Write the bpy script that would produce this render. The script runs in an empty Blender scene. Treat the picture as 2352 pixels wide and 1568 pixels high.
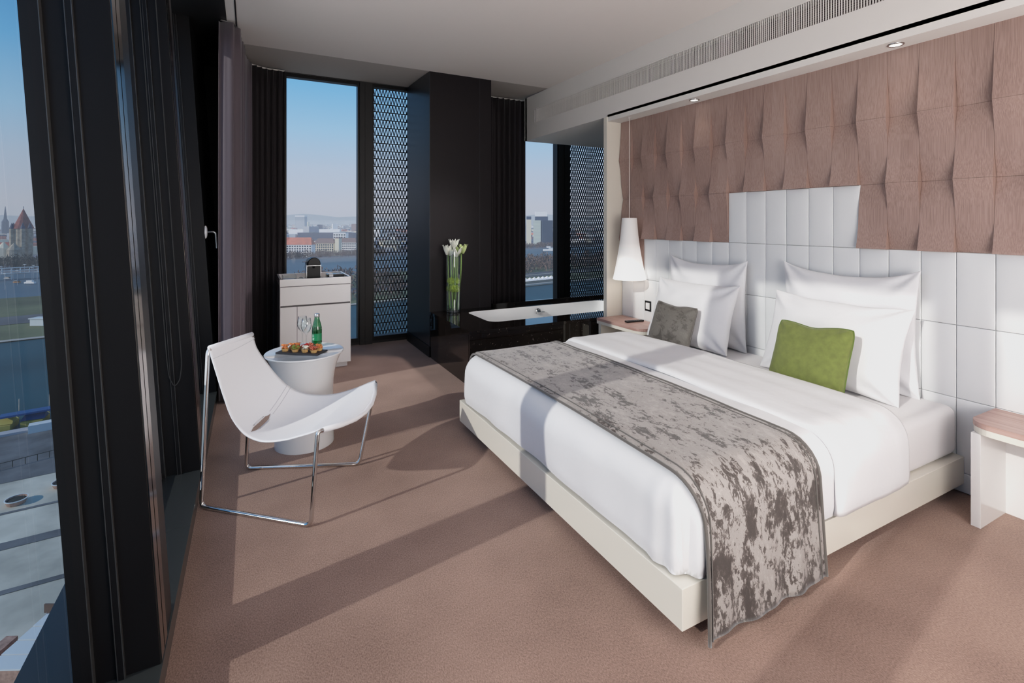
import bpy, bmesh, math, random
from mathutils import Vector, Matrix, noise
random.seed(7)
PI = math.pi
scene = bpy.context.scene
COL = scene.collection

# ------------------------------------------------------------------ helpers
class MB:
    """collects geometry that becomes ONE mesh object"""
    def __init__(s): s.v = []; s.f = []; s.mi = []; s.cm = 0
    def add(s, vs, fs):
        n = len(s.v); s.v += [tuple(p) for p in vs]
        for f in fs: s.f.append([n + i for i in f]); s.mi.append(s.cm)
        return s
    def box(s, x0, x1, y0, y1, z0, z1):
        return s.add([(x0,y0,z0),(x1,y0,z0),(x1,y1,z0),(x0,y1,z0),(x0,y0,z1),(x1,y0,z1),(x1,y1,z1),(x0,y1,z1)],
                     [(0,3,2,1),(4,5,6,7),(0,1,5,4),(1,2,6,5),(2,3,7,6),(3,0,4,7)])
    def obox(s, c, sx, sy, sz, rz=0.0):           # centred in x,y, base at c.z
        co, si = math.cos(rz), math.sin(rz); vs = []
        for dz in (0, sz):
            for a, b in ((-1,-1),(1,-1),(1,1),(-1,1)):
                x, y = a*sx/2, b*sy/2
                vs.append((c[0]+x*co-y*si, c[1]+x*si+y*co, c[2]+dz))
        return s.add(vs, [(0,3,2,1),(4,5,6,7),(0,1,5,4),(1,2,6,5),(2,3,7,6),(3,0,4,7)])
    def lathe(s, c, prof, n=32, cap0=True, cap1=True):
        vs = []; fs = []
        for r, z in prof:
            for i in range(n):
                a = 2*PI*i/n; vs.append((c[0]+r*math.cos(a), c[1]+r*math.sin(a), c[2]+z))
        for k in range(len(prof)-1):
            for i in range(n):
                j = (i+1) % n; fs.append((k*n+i, k*n+j, (k+1)*n+j, (k+1)*n+i))
        if cap0: fs.append(tuple(range(n))[::-1])
        if cap1: fs.append(tuple(range((len(prof)-1)*n, len(prof)*n)))
        return s.add(vs, fs)
    def tube(s, pts, r, n=10, caps=True, closed=False, rr=None):
        P = [Vector(p) for p in pts]; m = len(P); vs = []; fs = []; up = None
        for k in range(m):
            if closed: t = P[(k+1) % m]-P[(k-1) % m]
            else: t = P[min(k+1, m-1)]-P[max(k-1, 0)]
            t.normalize()
            if up is None:
                up = Vector((0,0,1)) if abs(t.z) < .9 else Vector((1,0,0))
            up = (up - t*up.dot(t))
            if up.length < 1e-6: up = t.orthogonal()
            up.normalize(); b = t.cross(up); q = rr[k] if rr else r
            for i in range(n):
                a = 2*PI*i/n; vs.append(P[k] + up*(q*math.cos(a)) + b*(q*math.sin(a)))
        for k in range(m if closed else m-1):
            k2 = (k+1) % m
            for i in range(n):
                j = (i+1) % n; fs.append((k*n+i, k*n+j, k2*n+j, k2*n+i))
        if caps and not closed: fs.append(tuple(range(n))[::-1]); fs.append(tuple(range((m-1)*n, m*n)))
        return s.add(vs, fs)
    def prism(s, poly, z0, z1):
        n = len(poly); vs = [(x,y,z0) for x,y in poly]+[(x,y,z1) for x,y in poly]
        return s.add(vs, [tuple(range(n))[::-1], tuple(range(n,2*n))]+[(i,(i+1)%n,n+(i+1)%n,n+i) for i in range(n)])
    def grid(s, fn, nu, nv):
        vs = [fn(i/nu, j/nv) for j in range(nv+1) for i in range(nu+1)]
        fs = [(j*(nu+1)+i, j*(nu+1)+i+1, (j+1)*(nu+1)+i+1, (j+1)*(nu+1)+i) for j in range(nv) for i in range(nu)]
        return s.add(vs, fs)
    def blob(s, c, rx, ry, rz, sub=1, jit=.15, sd=0):
        bm = bmesh.new(); bmesh.ops.create_icosphere(bm, subdivisions=sub, radius=1)
        vs = []
        for v in bm.verts:
            k = 1 + jit*noise.noise(v.co*2.1+Vector((sd*3.7, sd*1.3, sd)))*2
            vs.append((c[0]+v.co.x*rx*k, c[1]+v.co.y*ry*k, c[2]+v.co.z*rz*k))
        fs = [[v.index for v in f.verts] for f in bm.faces]; bm.free()
        return s.add(vs, fs)
    def xf(s, fn): s.v = [tuple(fn(Vector(p))) for p in s.v]; return s

def wloc(o):
    p = Vector((0,0,0))
    while o: p += o.location; o = o.parent
    return p
def obj(name, mb, mat, parent=None, smooth=False, bevel=0, sub=0, solid=None, autos=None, weld=0):
    off = wloc(parent) if parent else Vector((0,0,0))
    me = bpy.data.meshes.new(name)
    me.from_pydata([(p[0]-off.x, p[1]-off.y, p[2]-off.z) for p in mb.v], [], mb.f)
    for m in (mat if isinstance(mat, list) else [mat]): me.materials.append(m)
    if isinstance(mat, list):
        for p, k in zip(me.polygons, mb.mi): p.material_index = k
    bm = bmesh.new(); bm.from_mesh(me)
    if weld: bmesh.ops.remove_doubles(bm, verts=bm.verts, dist=weld)
    bmesh.ops.recalc_face_normals(bm, faces=bm.faces); bm.to_mesh(me); bm.free()
    if smooth:
        for p in me.polygons: p.use_smooth = True
        if autos: me.set_sharp_from_angle(angle=math.radians(autos))
    o = bpy.data.objects.new(name, me); COL.objects.link(o); o.parent = parent
    if solid:
        m = o.modifiers.new('s','SOLIDIFY'); m.thickness = solid; m.offset = -1
    if bevel:
        m = o.modifiers.new('b','BEVEL'); m.width = bevel; m.segments = 2; m.limit_method = 'ANGLE'; m.angle_limit = math.radians(40)
    if sub:
        m = o.modifiers.new('u','SUBSURF'); m.levels = sub; m.render_levels = sub
    return o
def tag(o, label, cat, group=None, kind=None):
    o['label'] = label; o['category'] = cat
    if group: o['group'] = group
    if kind: o['kind'] = kind
    return o
def thing(name, label, cat, loc=(0,0,0), group=None, kind=None):
    o = bpy.data.objects.new(name, None); COL.objects.link(o); o.location = loc; o.empty_display_size = .1
    return tag(o, label, cat, group, kind)
def struct(name, mb, mat, label=None, parent=None, **k):
    o = obj(name, mb, mat, parent, **k)
    if parent is None: o['kind'] = 'structure'
    if label: o['label'] = label
    return o
def B(*a): return MB().box(*a)
def fillet(P, r, n=6):
    P = [Vector(p) for p in P]; out = [P[0]]
    for i in range(1, len(P)-1):
        a = (P[i-1]-P[i]); b = (P[i+1]-P[i]); d = min(r, a.length*.45, b.length*.45)
        A = P[i]+a.normalized()*d; C = P[i]+b.normalized()*d
        for k in range(n+1):
            t = k/n; out.append(A*(1-t)**2 + P[i]*2*t*(1-t) + C*t*t)
    out.append(P[-1]); return out
def catmull(P, m=8):
    P = [Vector(p) for p in P]; out = []
    for i in range(len(P)-1):
        p0 = P[max(i-1,0)]; p1 = P[i]; p2 = P[i+1]; p3 = P[min(i+2,len(P)-1)]
        for k in range(m):
            t = k/m
            out.append(.5*((2*p1)+(p2-p0)*t+(2*p0-5*p1+4*p2-p3)*t*t+(3*p1-p0-3*p2+p3)*t**3))
    out.append(P[-1]); return out

# ------------------------------------------------------------------ materials
def new(name):
    m = bpy.data.materials.new(name); m.use_nodes = True; nt = m.node_tree
    return m, nt, nt.nodes['Principled BSDF'], nt.nodes['Material Output']
def mat(name, col, rough=.5, metal=0, coat=0, sheen=0, emit=None, es=1, spec=.5, nscale=0, namt=0, bscale=0, bamt=0, bdist=.002):
    m, nt, b, o = new(name)
    b.inputs['Base Color'].default_value = (*col, 1); b.inputs['Roughness'].default_value = rough
    b.inputs['Metallic'].default_value = metal; b.inputs['Coat Weight'].default_value = coat
    b.inputs['Coat Roughness'].default_value = .05; b.inputs['Sheen Weight'].default_value = sheen
    b.inputs['Specular IOR Level'].default_value = spec
    if emit: b.inputs['Emission Color'].default_value = (*emit,1); b.inputs['Emission Strength'].default_value = es
    tc = nt.nodes.new('ShaderNodeTexCoord')
    if nscale:
        n = nt.nodes.new('ShaderNodeTexNoise'); n.inputs['Scale'].default_value = nscale; n.inputs['Detail'].default_value = 5
        nt.links.new(tc.outputs['Object'], n.inputs['Vector'])
        r = nt.nodes.new('ShaderNodeValToRGB')
        r.color_ramp.elements[0].position = .3; r.color_ramp.elements[1].position = .7
        r.color_ramp.elements[0].color = (*[c*(1-namt) for c in col],1); r.color_ramp.elements[1].color = (*[min(1,c*(1+namt)) for c in col],1)
        nt.links.new(n.outputs['Fac'], r.inputs['Fac']); nt.links.new(r.outputs['Color'], b.inputs['Base Color'])
    if bscale:
        n2 = nt.nodes.new('ShaderNodeTexNoise'); n2.inputs['Scale'].default_value = bscale; n2.inputs['Detail'].default_value = 3
        nt.links.new(tc.outputs['Object'], n2.inputs['Vector'])
        bp = nt.nodes.new('ShaderNodeBump'); bp.inputs['Strength'].default_value = bamt; bp.inputs['Distance'].default_value = bdist
        nt.links.new(n2.outputs['Fac'], bp.inputs['Height']); nt.links.new(bp.outputs['Normal'], b.inputs['Normal'])
    return m
def nd(nt, t, **k):
    n = nt.nodes.new(t)
    for a, v in k.items(): setattr(n, a, v)
    return n
def math_n(nt, op, a, b=None, clamp=False):
    n = nd(nt, 'ShaderNodeMath', operation=op); n.use_clamp = clamp
    for i, q in enumerate((a, b)):
        if q is None: continue
        if isinstance(q, (int, float)): n.inputs[i].default_value = q
        else: nt.links.new(q, n.inputs[i])
    return n.outputs[0]
def ramp(nt, fac, stops, interp='LINEAR'):
    r = nd(nt, 'ShaderNodeValToRGB'); cr = r.color_ramp; cr.interpolation = interp
    while len(cr.elements) < len(stops): cr.elements.new(.5)
    for e, (p, c) in zip(cr.elements, stops): e.position = p; e.color = (*c, 1)
    nt.links.new(fac, r.inputs['Fac']); return r.outputs['Color']

def carpet_mat():
    m, nt, b, o = new('carpet'); L = nt.links
    tc = nd(nt,'ShaderNodeTexCoord')
    n1 = nd(nt,'ShaderNodeTexNoise'); n1.inputs['Scale'].default_value = 2.2; n1.inputs['Detail'].default_value = 4
    n2 = nd(nt,'ShaderNodeTexNoise'); n2.inputs['Scale'].default_value = 230; n2.inputs['Detail'].default_value = 6; n2.inputs['Roughness'].default_value = .75
    mp = nd(nt,'ShaderNodeMapping'); mp.inputs['Scale'].default_value = (1,.55,1); mp.inputs['Rotation'].default_value=(0,0,.5)
    L.new(tc.outputs['Object'], n1.inputs['Vector']); L.new(tc.outputs['Object'], mp.inputs['Vector']); L.new(mp.outputs[0], n2.inputs['Vector'])
    f = math_n(nt,'ADD', math_n(nt,'MULTIPLY', n1.outputs['Fac'], .25), math_n(nt,'MULTIPLY', n2.outputs['Fac'], .75))
    c = ramp(nt, f, [(.36,(.145,.088,.07)),(.5,(.275,.177,.142)),(.64,(.40,.268,.215))])
    L.new(c, b.inputs['Base Color']); b.inputs['Roughness'].default_value = .97; b.inputs['Specular IOR Level'].default_value = .1
    b.inputs['Sheen Weight'].default_value = .15
    bp = nd(nt,'ShaderNodeBump'); bp.inputs['Strength'].default_value = .45; bp.inputs['Distance'].default_value = .003
    L.new(n2.outputs['Fac'], bp.inputs['Height']); L.new(bp.outputs[0], b.inputs['Normal'])
    return m
def wood_mat(name, c0, c1, c2, rough=.55, axis='Z', sc=110):
    m, nt, b, o = new(name); L = nt.links; tc = nd(nt,'ShaderNodeTexCoord')
    mp = nd(nt,'ShaderNodeMapping'); s = {'Z':(sc,sc,1.6),'Y':(sc,1.6,sc),'X':(1.6,sc,sc)}[axis]; mp.inputs['Scale'].default_value = s
    n = nd(nt,'ShaderNodeTexNoise'); n.inputs['Scale'].default_value = 1; n.inputs['Detail'].default_value = 4
    mp2 = nd(nt,'ShaderNodeMapping'); mp2.inputs['Scale'].default_value = (2.5,6.23,2.54)
    n3 = nd(nt,'ShaderNodeTexWhiteNoise'); fl = nd(nt,'ShaderNodeVectorMath', operation='FLOOR')
    L.new(tc.outputs['Object'], mp.inputs['Vector']); L.new(mp.outputs[0], n.inputs['Vector'])
    L.new(tc.outputs['Object'], mp2.inputs['Vector']); L.new(mp2.outputs[0], fl.inputs[0]); L.new(fl.outputs[0], n3.inputs['Vector'])
    f = math_n(nt,'ADD', math_n(nt,'MULTIPLY', n.outputs['Fac'], .9), math_n(nt,'MULTIPLY', n3.outputs['Value'], .12))
    c = ramp(nt, f, [(.32,c0),(.52,c1),(.75,c2)]); L.new(c, b.inputs['Base Color']); b.inputs['Roughness'].default_value = rough
    bp = nd(nt,'ShaderNodeBump'); bp.inputs['Strength'].default_value = .25; bp.inputs['Distance'].default_value = .0015
    L.new(n.outputs['Fac'], bp.inputs['Height']); L.new(bp.outputs[0], b.inputs['Normal'])
    return m
def velvet_mat(name, dark, mid, light, scale=9, thr=0.0, zinf=.12):
    m, nt, b, o = new(name); L = nt.links; tc = nd(nt,'ShaderNodeTexCoord'); ge = nd(nt,'ShaderNodeNewGeometry')
    n = nd(nt,'ShaderNodeTexNoise'); n.inputs['Scale'].default_value = scale; n.inputs['Detail'].default_value = 9
    n.inputs['Roughness'].default_value = .78; n.inputs['Distortion'].default_value = .5
    n2 = nd(nt,'ShaderNodeTexNoise'); n2.inputs['Scale'].default_value = scale*.28; n2.inputs['Detail'].default_value = 2
    mp = nd(nt,'ShaderNodeMapping'); mp.inputs['Scale'].default_value = (1.4,.75,.75)
    L.new(tc.outputs['Object'], mp.inputs['Vector']); L.new(mp.outputs[0], n.inputs['Vector']); L.new(mp.outputs[0], n2.inputs['Vector'])
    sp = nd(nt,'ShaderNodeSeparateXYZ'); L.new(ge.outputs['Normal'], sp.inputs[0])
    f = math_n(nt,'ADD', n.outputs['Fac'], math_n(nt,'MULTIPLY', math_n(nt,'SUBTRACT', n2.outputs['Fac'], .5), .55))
    f = math_n(nt,'ADD', f, math_n(nt,'MULTIPLY', math_n(nt,'SUBTRACT', sp.outputs['Z'], .6), zinf))  # upward faces lightened, pile sheen painted into the colour by normal
    f = math_n(nt,'ADD', f, thr)
    c = ramp(nt, f, [(.36,dark),(.455,mid),(.475,light),(.56,tuple(.86*q for q in light)),(.66,tuple(min(1,1.12*q) for q in light))])
    L.new(c, b.inputs['Base Color']); b.inputs['Roughness'].default_value = .7; b.inputs['Sheen Weight'].default_value = .45
    b.inputs['Sheen Roughness'].default_value = .35
    bp = nd(nt,'ShaderNodeBump'); bp.inputs['Strength'].default_value = .3; bp.inputs['Distance'].default_value = .004
    L.new(n.outputs['Fac'], bp.inputs['Height']); L.new(bp.outputs[0], b.inputs['Normal'])
    return m
def glass_mat(name, tint=(1,1,1), rmax=.9, rmin=.03, pw=4.0, rough=0.0):
    m = bpy.data.materials.new(name); m.use_nodes = True; nt = m.node_tree; L = nt.links
    nt.nodes.remove(nt.nodes['Principled BSDF']); o = nt.nodes['Material Output']
    lw = nd(nt,'ShaderNodeLayerWeight'); lw.inputs['Blend'].default_value = .5
    f = math_n(nt,'ADD', math_n(nt,'MULTIPLY', math_n(nt,'POWER', lw.outputs['Facing'], pw), rmax-rmin), rmin, True)
    t = nd(nt,'ShaderNodeBsdfTransparent'); t.inputs[0].default_value = (*tint,1)
    g = nd(nt,'ShaderNodeBsdfGlossy'); g.inputs['Roughness'].default_value = rough; g.inputs[0].default_value=(.95,.95,.95,1)
    mx = nd(nt,'ShaderNodeMixShader'); L.new(f, mx.inputs[0]); L.new(t.outputs[0], mx.inputs[1]); L.new(g.outputs[0], mx.inputs[2])
    L.new(mx.outputs[0], o.inputs['Surface']); return m
HAZE = (.36,.42,.53)  # haze colour laid over the outdoor materials as emission
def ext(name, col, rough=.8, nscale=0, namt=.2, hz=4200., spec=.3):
    """outdoor material with winter haze painted in as a glow that grows with distance"""
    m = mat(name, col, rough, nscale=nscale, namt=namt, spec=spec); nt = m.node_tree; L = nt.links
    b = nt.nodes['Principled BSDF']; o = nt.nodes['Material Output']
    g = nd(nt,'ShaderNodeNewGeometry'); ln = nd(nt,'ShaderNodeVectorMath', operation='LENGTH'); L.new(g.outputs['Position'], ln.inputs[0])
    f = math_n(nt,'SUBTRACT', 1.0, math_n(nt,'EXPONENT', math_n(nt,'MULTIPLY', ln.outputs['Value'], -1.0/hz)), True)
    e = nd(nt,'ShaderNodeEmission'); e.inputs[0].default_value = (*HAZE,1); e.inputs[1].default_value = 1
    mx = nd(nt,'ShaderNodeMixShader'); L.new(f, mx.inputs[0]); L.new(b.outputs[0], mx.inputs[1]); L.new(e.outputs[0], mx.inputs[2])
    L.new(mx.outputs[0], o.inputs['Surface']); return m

def granite_mat():
    m, nt, b, o = new('granite'); L = nt.links; tc = nd(nt,'ShaderNodeTexCoord')
    v = nd(nt,'ShaderNodeTexVoronoi'); v.inputs['Scale'].default_value = 70; L.new(tc.outputs['Object'], v.inputs['Vector'])
    n = nd(nt,'ShaderNodeTexNoise'); n.inputs['Scale'].default_value = 28; n.inputs['Detail'].default_value = 8; L.new(tc.outputs['Object'], n.inputs['Vector'])
    f = math_n(nt,'MULTIPLY', math_n(nt,'SUBTRACT', 1.0, v.outputs['Distance']), n.outputs['Fac'])
    c = ramp(nt, f, [(.30,(.006,.0045,.004)),(.46,(.016,.011,.009)),(.53,(.05,.038,.032)),(.60,(.20,.18,.165))])
    L.new(c, b.inputs['Base Color']); b.inputs['Roughness'].default_value = .04; b.inputs['Specular IOR Level'].default_value = .6
    return m

M = {}
M['carpet'] = carpet_mat()
M['ceiling'] = mat('ceiling_paint', (.74,.69,.66), .85)
M['ceiling2'] = mat('soffit_paint', (.74,.71,.68), .6)
M['ceiling_darker'] = mat('bay_ceiling_darker', (.46,.42,.39), .85)  # darker tone for the ceiling strip beyond the crease
M['blackmetal'] = mat('black_anodised', (.007,.0065,.007), .36, spec=.3)
M['blackmatte'] = mat('black_matte', (.006,.0055,.006), .55)
M['greymetal'] = mat('dark_grey_frame', (.03,.03,.032), .35)
M['edge'] = mat('highlight_joint_metal', (.10,.10,.10), .3, metal=.6)
M['bronze'] = mat('polished_strip', (.34,.30,.27), .14, metal=1)
M['ledge'] = mat('ledge_stone', (.035,.04,.041), .25)
M['aub'] = mat('aubergine_panel', (.0075,.0055,.007), .45, spec=.25)
M['col_side'] = mat('column_side_panel', (.013,.016,.022), .3)
M['lacquer'] = mat('white_lacquer', (.80,.78,.77), .16, coat=.4)
M['cream'] = mat('cream_lacquer', (.74,.70,.62), .2, coat=.5)
M['whitetile'] = mat('white_leather_tile', (.70,.71,.72), .42, bscale=260, bamt=.05)
M['wallwhite'] = mat('white_wall', (.74,.72,.70), .7)
M['wood'] = wood_mat('limed_wood', (.25,.162,.137), (.325,.218,.187), (.385,.272,.238), sc=300)
M['woodtop'] = wood_mat('pink_wood_top', (.33,.195,.165), (.42,.265,.23), (.48,.32,.285), .35, 'Y', 70)
M['cotton'] = mat('white_cotton', (.71,.705,.725), .85, sheen=.15, bscale=6, bamt=.35, bdist=.02)
M['sheet'] = mat('white_sheet', (.72,.70,.71), .8, sheen=.1, bscale=5, bamt=.2, bdist=.01)
M['velvet'] = velvet_mat('crushed_velvet', (.045,.036,.033), (.085,.07,.064), (.33,.30,.285), 34, -.012, .06)
M['velvetc'] = velvet_mat('crushed_velvet_cushion', (.048,.042,.037), (.072,.064,.057), (.11,.10,.09), 15, .0, 0)
M['velvetp'] = mat('velvet_piping', (.085,.075,.068), .6, sheen=.4)
M['green'] = mat('green_linen', (.115,.138,.028), .8, sheen=.3, nscale=30, namt=.16, bscale=420, bamt=.3)
M['greenp'] = mat('green_piping', (.08,.12,.02), .8)
M['chrome'] = mat('chrome', (.72,.71,.70), .045, metal=1)
M['leather'] = mat('white_hide', (.83,.83,.86), .42, bscale=300, bamt=.03)
M['stitch'] = mat('stitching', (.62,.62,.66), .6)
M['gloss'] = mat('white_gloss', (.78,.79,.80), .09, coat=.6)
M['enamel'] = mat('white_enamel', (.86,.86,.86), .12, coat=.5)
M['granite'] = granite_mat()
M['pane'] = glass_mat('window_glass', (.93,.97,.98), .85, .035, 4.2)
M['pane_rear'] = glass_mat('coated_window_glass', (.96,.985,.99), .5, .004, 5)
M['clear'] = glass_mat('clear_glass', (.97,.985,.985), .95, .06, 2.2)
M['greenglass'] = glass_mat('green_glass', (.16,.55,.32), .9, .07, 2.5)
M['water_in'] = glass_mat('vase_water', (.86,.93,.88), .8, .05, 3)
M['curtain'] = mat('aubergine_curtain', (.095,.074,.09), .62, sheen=.25)
M['curtain2'] = mat('dark_curtain', (.013,.009,.0115), .8, sheen=.05)
M['shade'] = mat('lamp_shade', (.85,.82,.80), .5)
M['black'] = mat('black_plastic', (.01,.01,.011), .22)
M['blackg'] = mat('black_gloss', (.006,.006,.007), .35, spec=.2)
M['paper'] = mat('white_paper', (.8,.8,.8), .6)
M['slate'] = mat('slate', (.035,.035,.04), .55, bscale=60, bamt=.3)
M['steel'] = mat('brushed_steel', (.55,.55,.55), .25, metal=1)
M['mesh'] = mat('dark_expanded_metal', (.012,.012,.015), .5)

# lamp shade: glowing more strongly towards its open bottom
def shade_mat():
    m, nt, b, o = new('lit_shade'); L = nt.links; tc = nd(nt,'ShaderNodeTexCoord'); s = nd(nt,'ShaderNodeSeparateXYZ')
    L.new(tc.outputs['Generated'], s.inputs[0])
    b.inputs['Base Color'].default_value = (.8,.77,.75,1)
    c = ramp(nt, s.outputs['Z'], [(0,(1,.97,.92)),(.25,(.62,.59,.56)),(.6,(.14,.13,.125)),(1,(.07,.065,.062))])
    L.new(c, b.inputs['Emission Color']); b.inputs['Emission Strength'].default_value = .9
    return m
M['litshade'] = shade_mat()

# ------------------------------------------------------------------ room shell
CZ = 3.07; LEAN = .062
def lean(p): return Vector((p.x-LEAN*p.z, p.y, p.z))
XW = 3.42
struct('floor', B(-.26,5.3,-1.4,6.12,-.12,0), M['carpet'], 'brownish pink cut pile carpet')
struct('ceiling', B(-.17,XW+.1,-1.4,5.14,CZ,CZ+.1), M['ceiling'], 'pale grey painted ceiling')
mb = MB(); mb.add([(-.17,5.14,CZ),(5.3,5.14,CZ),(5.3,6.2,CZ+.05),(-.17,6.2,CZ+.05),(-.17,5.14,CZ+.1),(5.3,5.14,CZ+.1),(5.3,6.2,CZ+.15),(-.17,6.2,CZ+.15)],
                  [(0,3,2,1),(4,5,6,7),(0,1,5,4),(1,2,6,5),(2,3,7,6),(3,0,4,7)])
struct('ceiling_window_bay', mb, M['ceiling_darker'], 'sloped grey ceiling margin before the rear windows')
struct('ceiling_black_soffit', B(-.75,-.172,-1.4,6.2,CZ-.005,CZ+.1), M['blackmatte'], 'black soffit over the leaning glass facade')
struct('trim_1', B(-.108,-.098,-1.4,4.72,CZ-.006,CZ-.001), M['blackmetal'], 'thin dark curtain track in the ceiling')
struct('wall_right', B(XW,XW+.14,-1.4,4.05,0,CZ), M['wallwhite'])
struct('wall_back', B(-.7,XW+.1,-1.5,-1.4,0,CZ), M['wallwhite'])
struct('wall_bath', B(5.2,5.34,4.0,6.2,0,CZ), M['blackmatte'])
struct('wall_bath_front', B(XW+.14,5.3,3.93,4.03,0,CZ), M['wallwhite'])
# bulkhead with recessed grille, shadow groove and headboard soffit
XB = 3.19; ZB = 2.513
m_ = MB().box(XB,XB+.02,-1.4,5.70,2.876,CZ).box(XB,XB+.02,-1.4,5.70,ZB,2.712).box(XB,XB+.02,5.46,5.70,2.712,2.876)
m_.box(XB,XW,-1.4,4.0,ZB,ZB+.02).box(XB+.02,5.3,4.0,5.66,ZB,ZB+.02).box(XB+.10,XB+.12,-1.4,5.46,2.70,2.89)
m_.box(XB,5.3,5.66,5.72,ZB,CZ).box(XB+.02,XB+.1,-1.4,5.46,2.876,2.89).box(XB+.02,XB+.1,-1.4,5.46,2.70,2.712)
struct('ceiling_bulkhead', m_, M['ceiling2'], 'dropped bulkhead above the headboard wall')
g = thing('air_grille', 'long white linear air grille with upright slats set in the bulkhead', 'grille', (XB,2.2,2.79))
sl = MB(); y = -1.2
while y < 5.45: sl.box(XB+.003,XB+.009,y,y+.0058,2.713,2.875); y += .0157
obj('slats', sl, M['ceiling2'], g)
obj('backing', B(XB+.085,XB+.095,-1.35,5.455,2.712,2.876), mat('grille_back', (.03,.025,.024), .6), g)
dm = MB(); y = -1.2
for q in range(11): dm.box(XB+.045,XB+.05,-1.3,5.45,2.722+q*.0145,2.727+q*.0145)
obj('damper_blades', dm, mat('grille_blade', (.25,.2,.19), .5), g)
obj('frame', MB().box(XB-.003,XB+.004,-1.3,5.46,2.884,2.888).box(XB-.003,XB+.004,5.405,5.41,2.712,2.884), M['ceiling2'], g)
# soffit over headboard
struct('trim_2', MB().box(XB+.012,XW,-1.4,4.0,2.475,2.506).box(XB,XB+.012,-1.4,4.0,2.465,2.5085).box(XB+.012,XW,-1.4,4.0,2.465,2.476), M['ceiling2'], 'white soffit strip with shadow groove above the headboard wall')
struct('trim_3', MB().box(XB,XW,4.0,4.045,0,ZB).box(XB-.012,XB,3.998,4.047,0,ZB), M['cream'], 'cream panel closing the headboard niche beside the bath')
# black rear wall with window openings
YR = 6.08
def win(n, x0, x1, z0, z1, label, glass=True, mesh=False):
    w = thing('window_%d' % n, label, 'window', ((x0+x1)/2,YR,0), kind='structure')
    fr = MB(); t = .022
    fr.box(x0,x0+t,YR-.03,YR+.06,z0,z1).box(x1-t,x1,YR-.03,YR+.06,z0,z1).box(x0+t,x1-t,YR-.03,YR+.06,z0,z0+.05).box(x0+t,x1-t,YR-.03,YR+.06,z1-.03,z1)
    obj('window_frame', fr, M['blackmetal'], w)
    obj('glass_pane', MB().add([(x0+t,YR,z0+.05),(x1-t,YR,z0+.05),(x1-t,YR,z1-.03),(x0+t,YR,z1-.03)],[(0,1,2,3)]), M['pane_rear'], w)
    return w
ZT = 3.10
win(1, .33, 1.14, .03, ZT, 'clear rear window left of the first mesh screen')
win(2, 1.285, 2.20, .03, ZT, 'rear window with the expanded metal screen outside, left of the column')
win(3, 3.26, 3.935, .03, ZT, 'clear rear window beyond the bath')
win(4, 4.115, 5.05, .03, ZT, 'rear window with the metal screen outside, behind the bath')
rw = MB()
for a, b_ in ((-.7,.33),(1.14,1.285),(2.2,3.26),(3.935,4.115),(5.05,5.3)): rw.box(a,b_,YR-.05,YR+.12,0,3.2)
for a, b_ in ((.33,1.14),(1.285,2.2),(3.26,3.935),(4.115,5.05)): rw.box(a,b_,YR-.02,YR+.1,0,.03).box(a,b_,YR-.05,YR+.12,ZT,3.2)
for xx in (1.2,4.02): rw.box(xx,xx+.012,YR-.06,YR-.05,0,3.09)
struct('wall_rear', rw, M['blackmatte'])
def screen(x0, x1, label):
    s = thing('mesh_screen', label, 'screen', ((x0+x1)/2,YR+.26,0), 'expanded metal screens outside the rear windows')
    fm = MB().box(x0-.02,x0,YR+.25,YR+.28,-.1,3.4).box(x1,x1+.02,YR+.25,YR+.28,-.1,3.2); obj('frame', fm, M['mesh'], s)
    mm = MB(); z = .08; ph = .0985; pw_ = .0405; w = .0042
    y0 = YR+.25; y1 = YR+.262
    while z < 3.32:
        mm.box(x0,x1,y0,y1,z-.0055,z+.0055)
        x = x0; 
        while x < x1-.005:
            xm, xe = x+pw_/2, x+pw_
            for (a, c) in ((x, xm),(xe, xm)):
                mm.add([(a-w,y0,z),(a+w,y0,z),(c+w,y0,z-ph),(c-w,y0,z-ph),(a-w,y1,z),(a+w,y1,z),(c+w,y1,z-ph),(c-w,y1,z-ph)],
                       [(0,3,2,1),(4,5,6,7),(0,1,5,4),(1,2,6,5),(2,3,7,6),(3,0,4,7)])
            x = xe
        z += ph
    obj('lattice', mm, M['mesh'], s)
screen(1.28, 2.30, 'dark lattice screen outside the window between the minibar and the column')
screen(4.10, 5.20, 'dark lattice screen outside the window behind the bath')
# column
struct('pillar', MB().box(1.706,2.43,5.14,6.03,.0,CZ+.03), [M['aub']], 'square column clad in dark aubergine panels')
struct('trim_4', MB().box(1.700,1.706,5.142,6.0,.12,CZ+.02).box(2.285,2.288,5.1385,5.14,.49,CZ), M['col_side'], 'blue black side panel of the column')
struct('baseboard_column', B(1.694,1.706,5.136,6.0,0,.115), M['blackmetal'])

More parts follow.
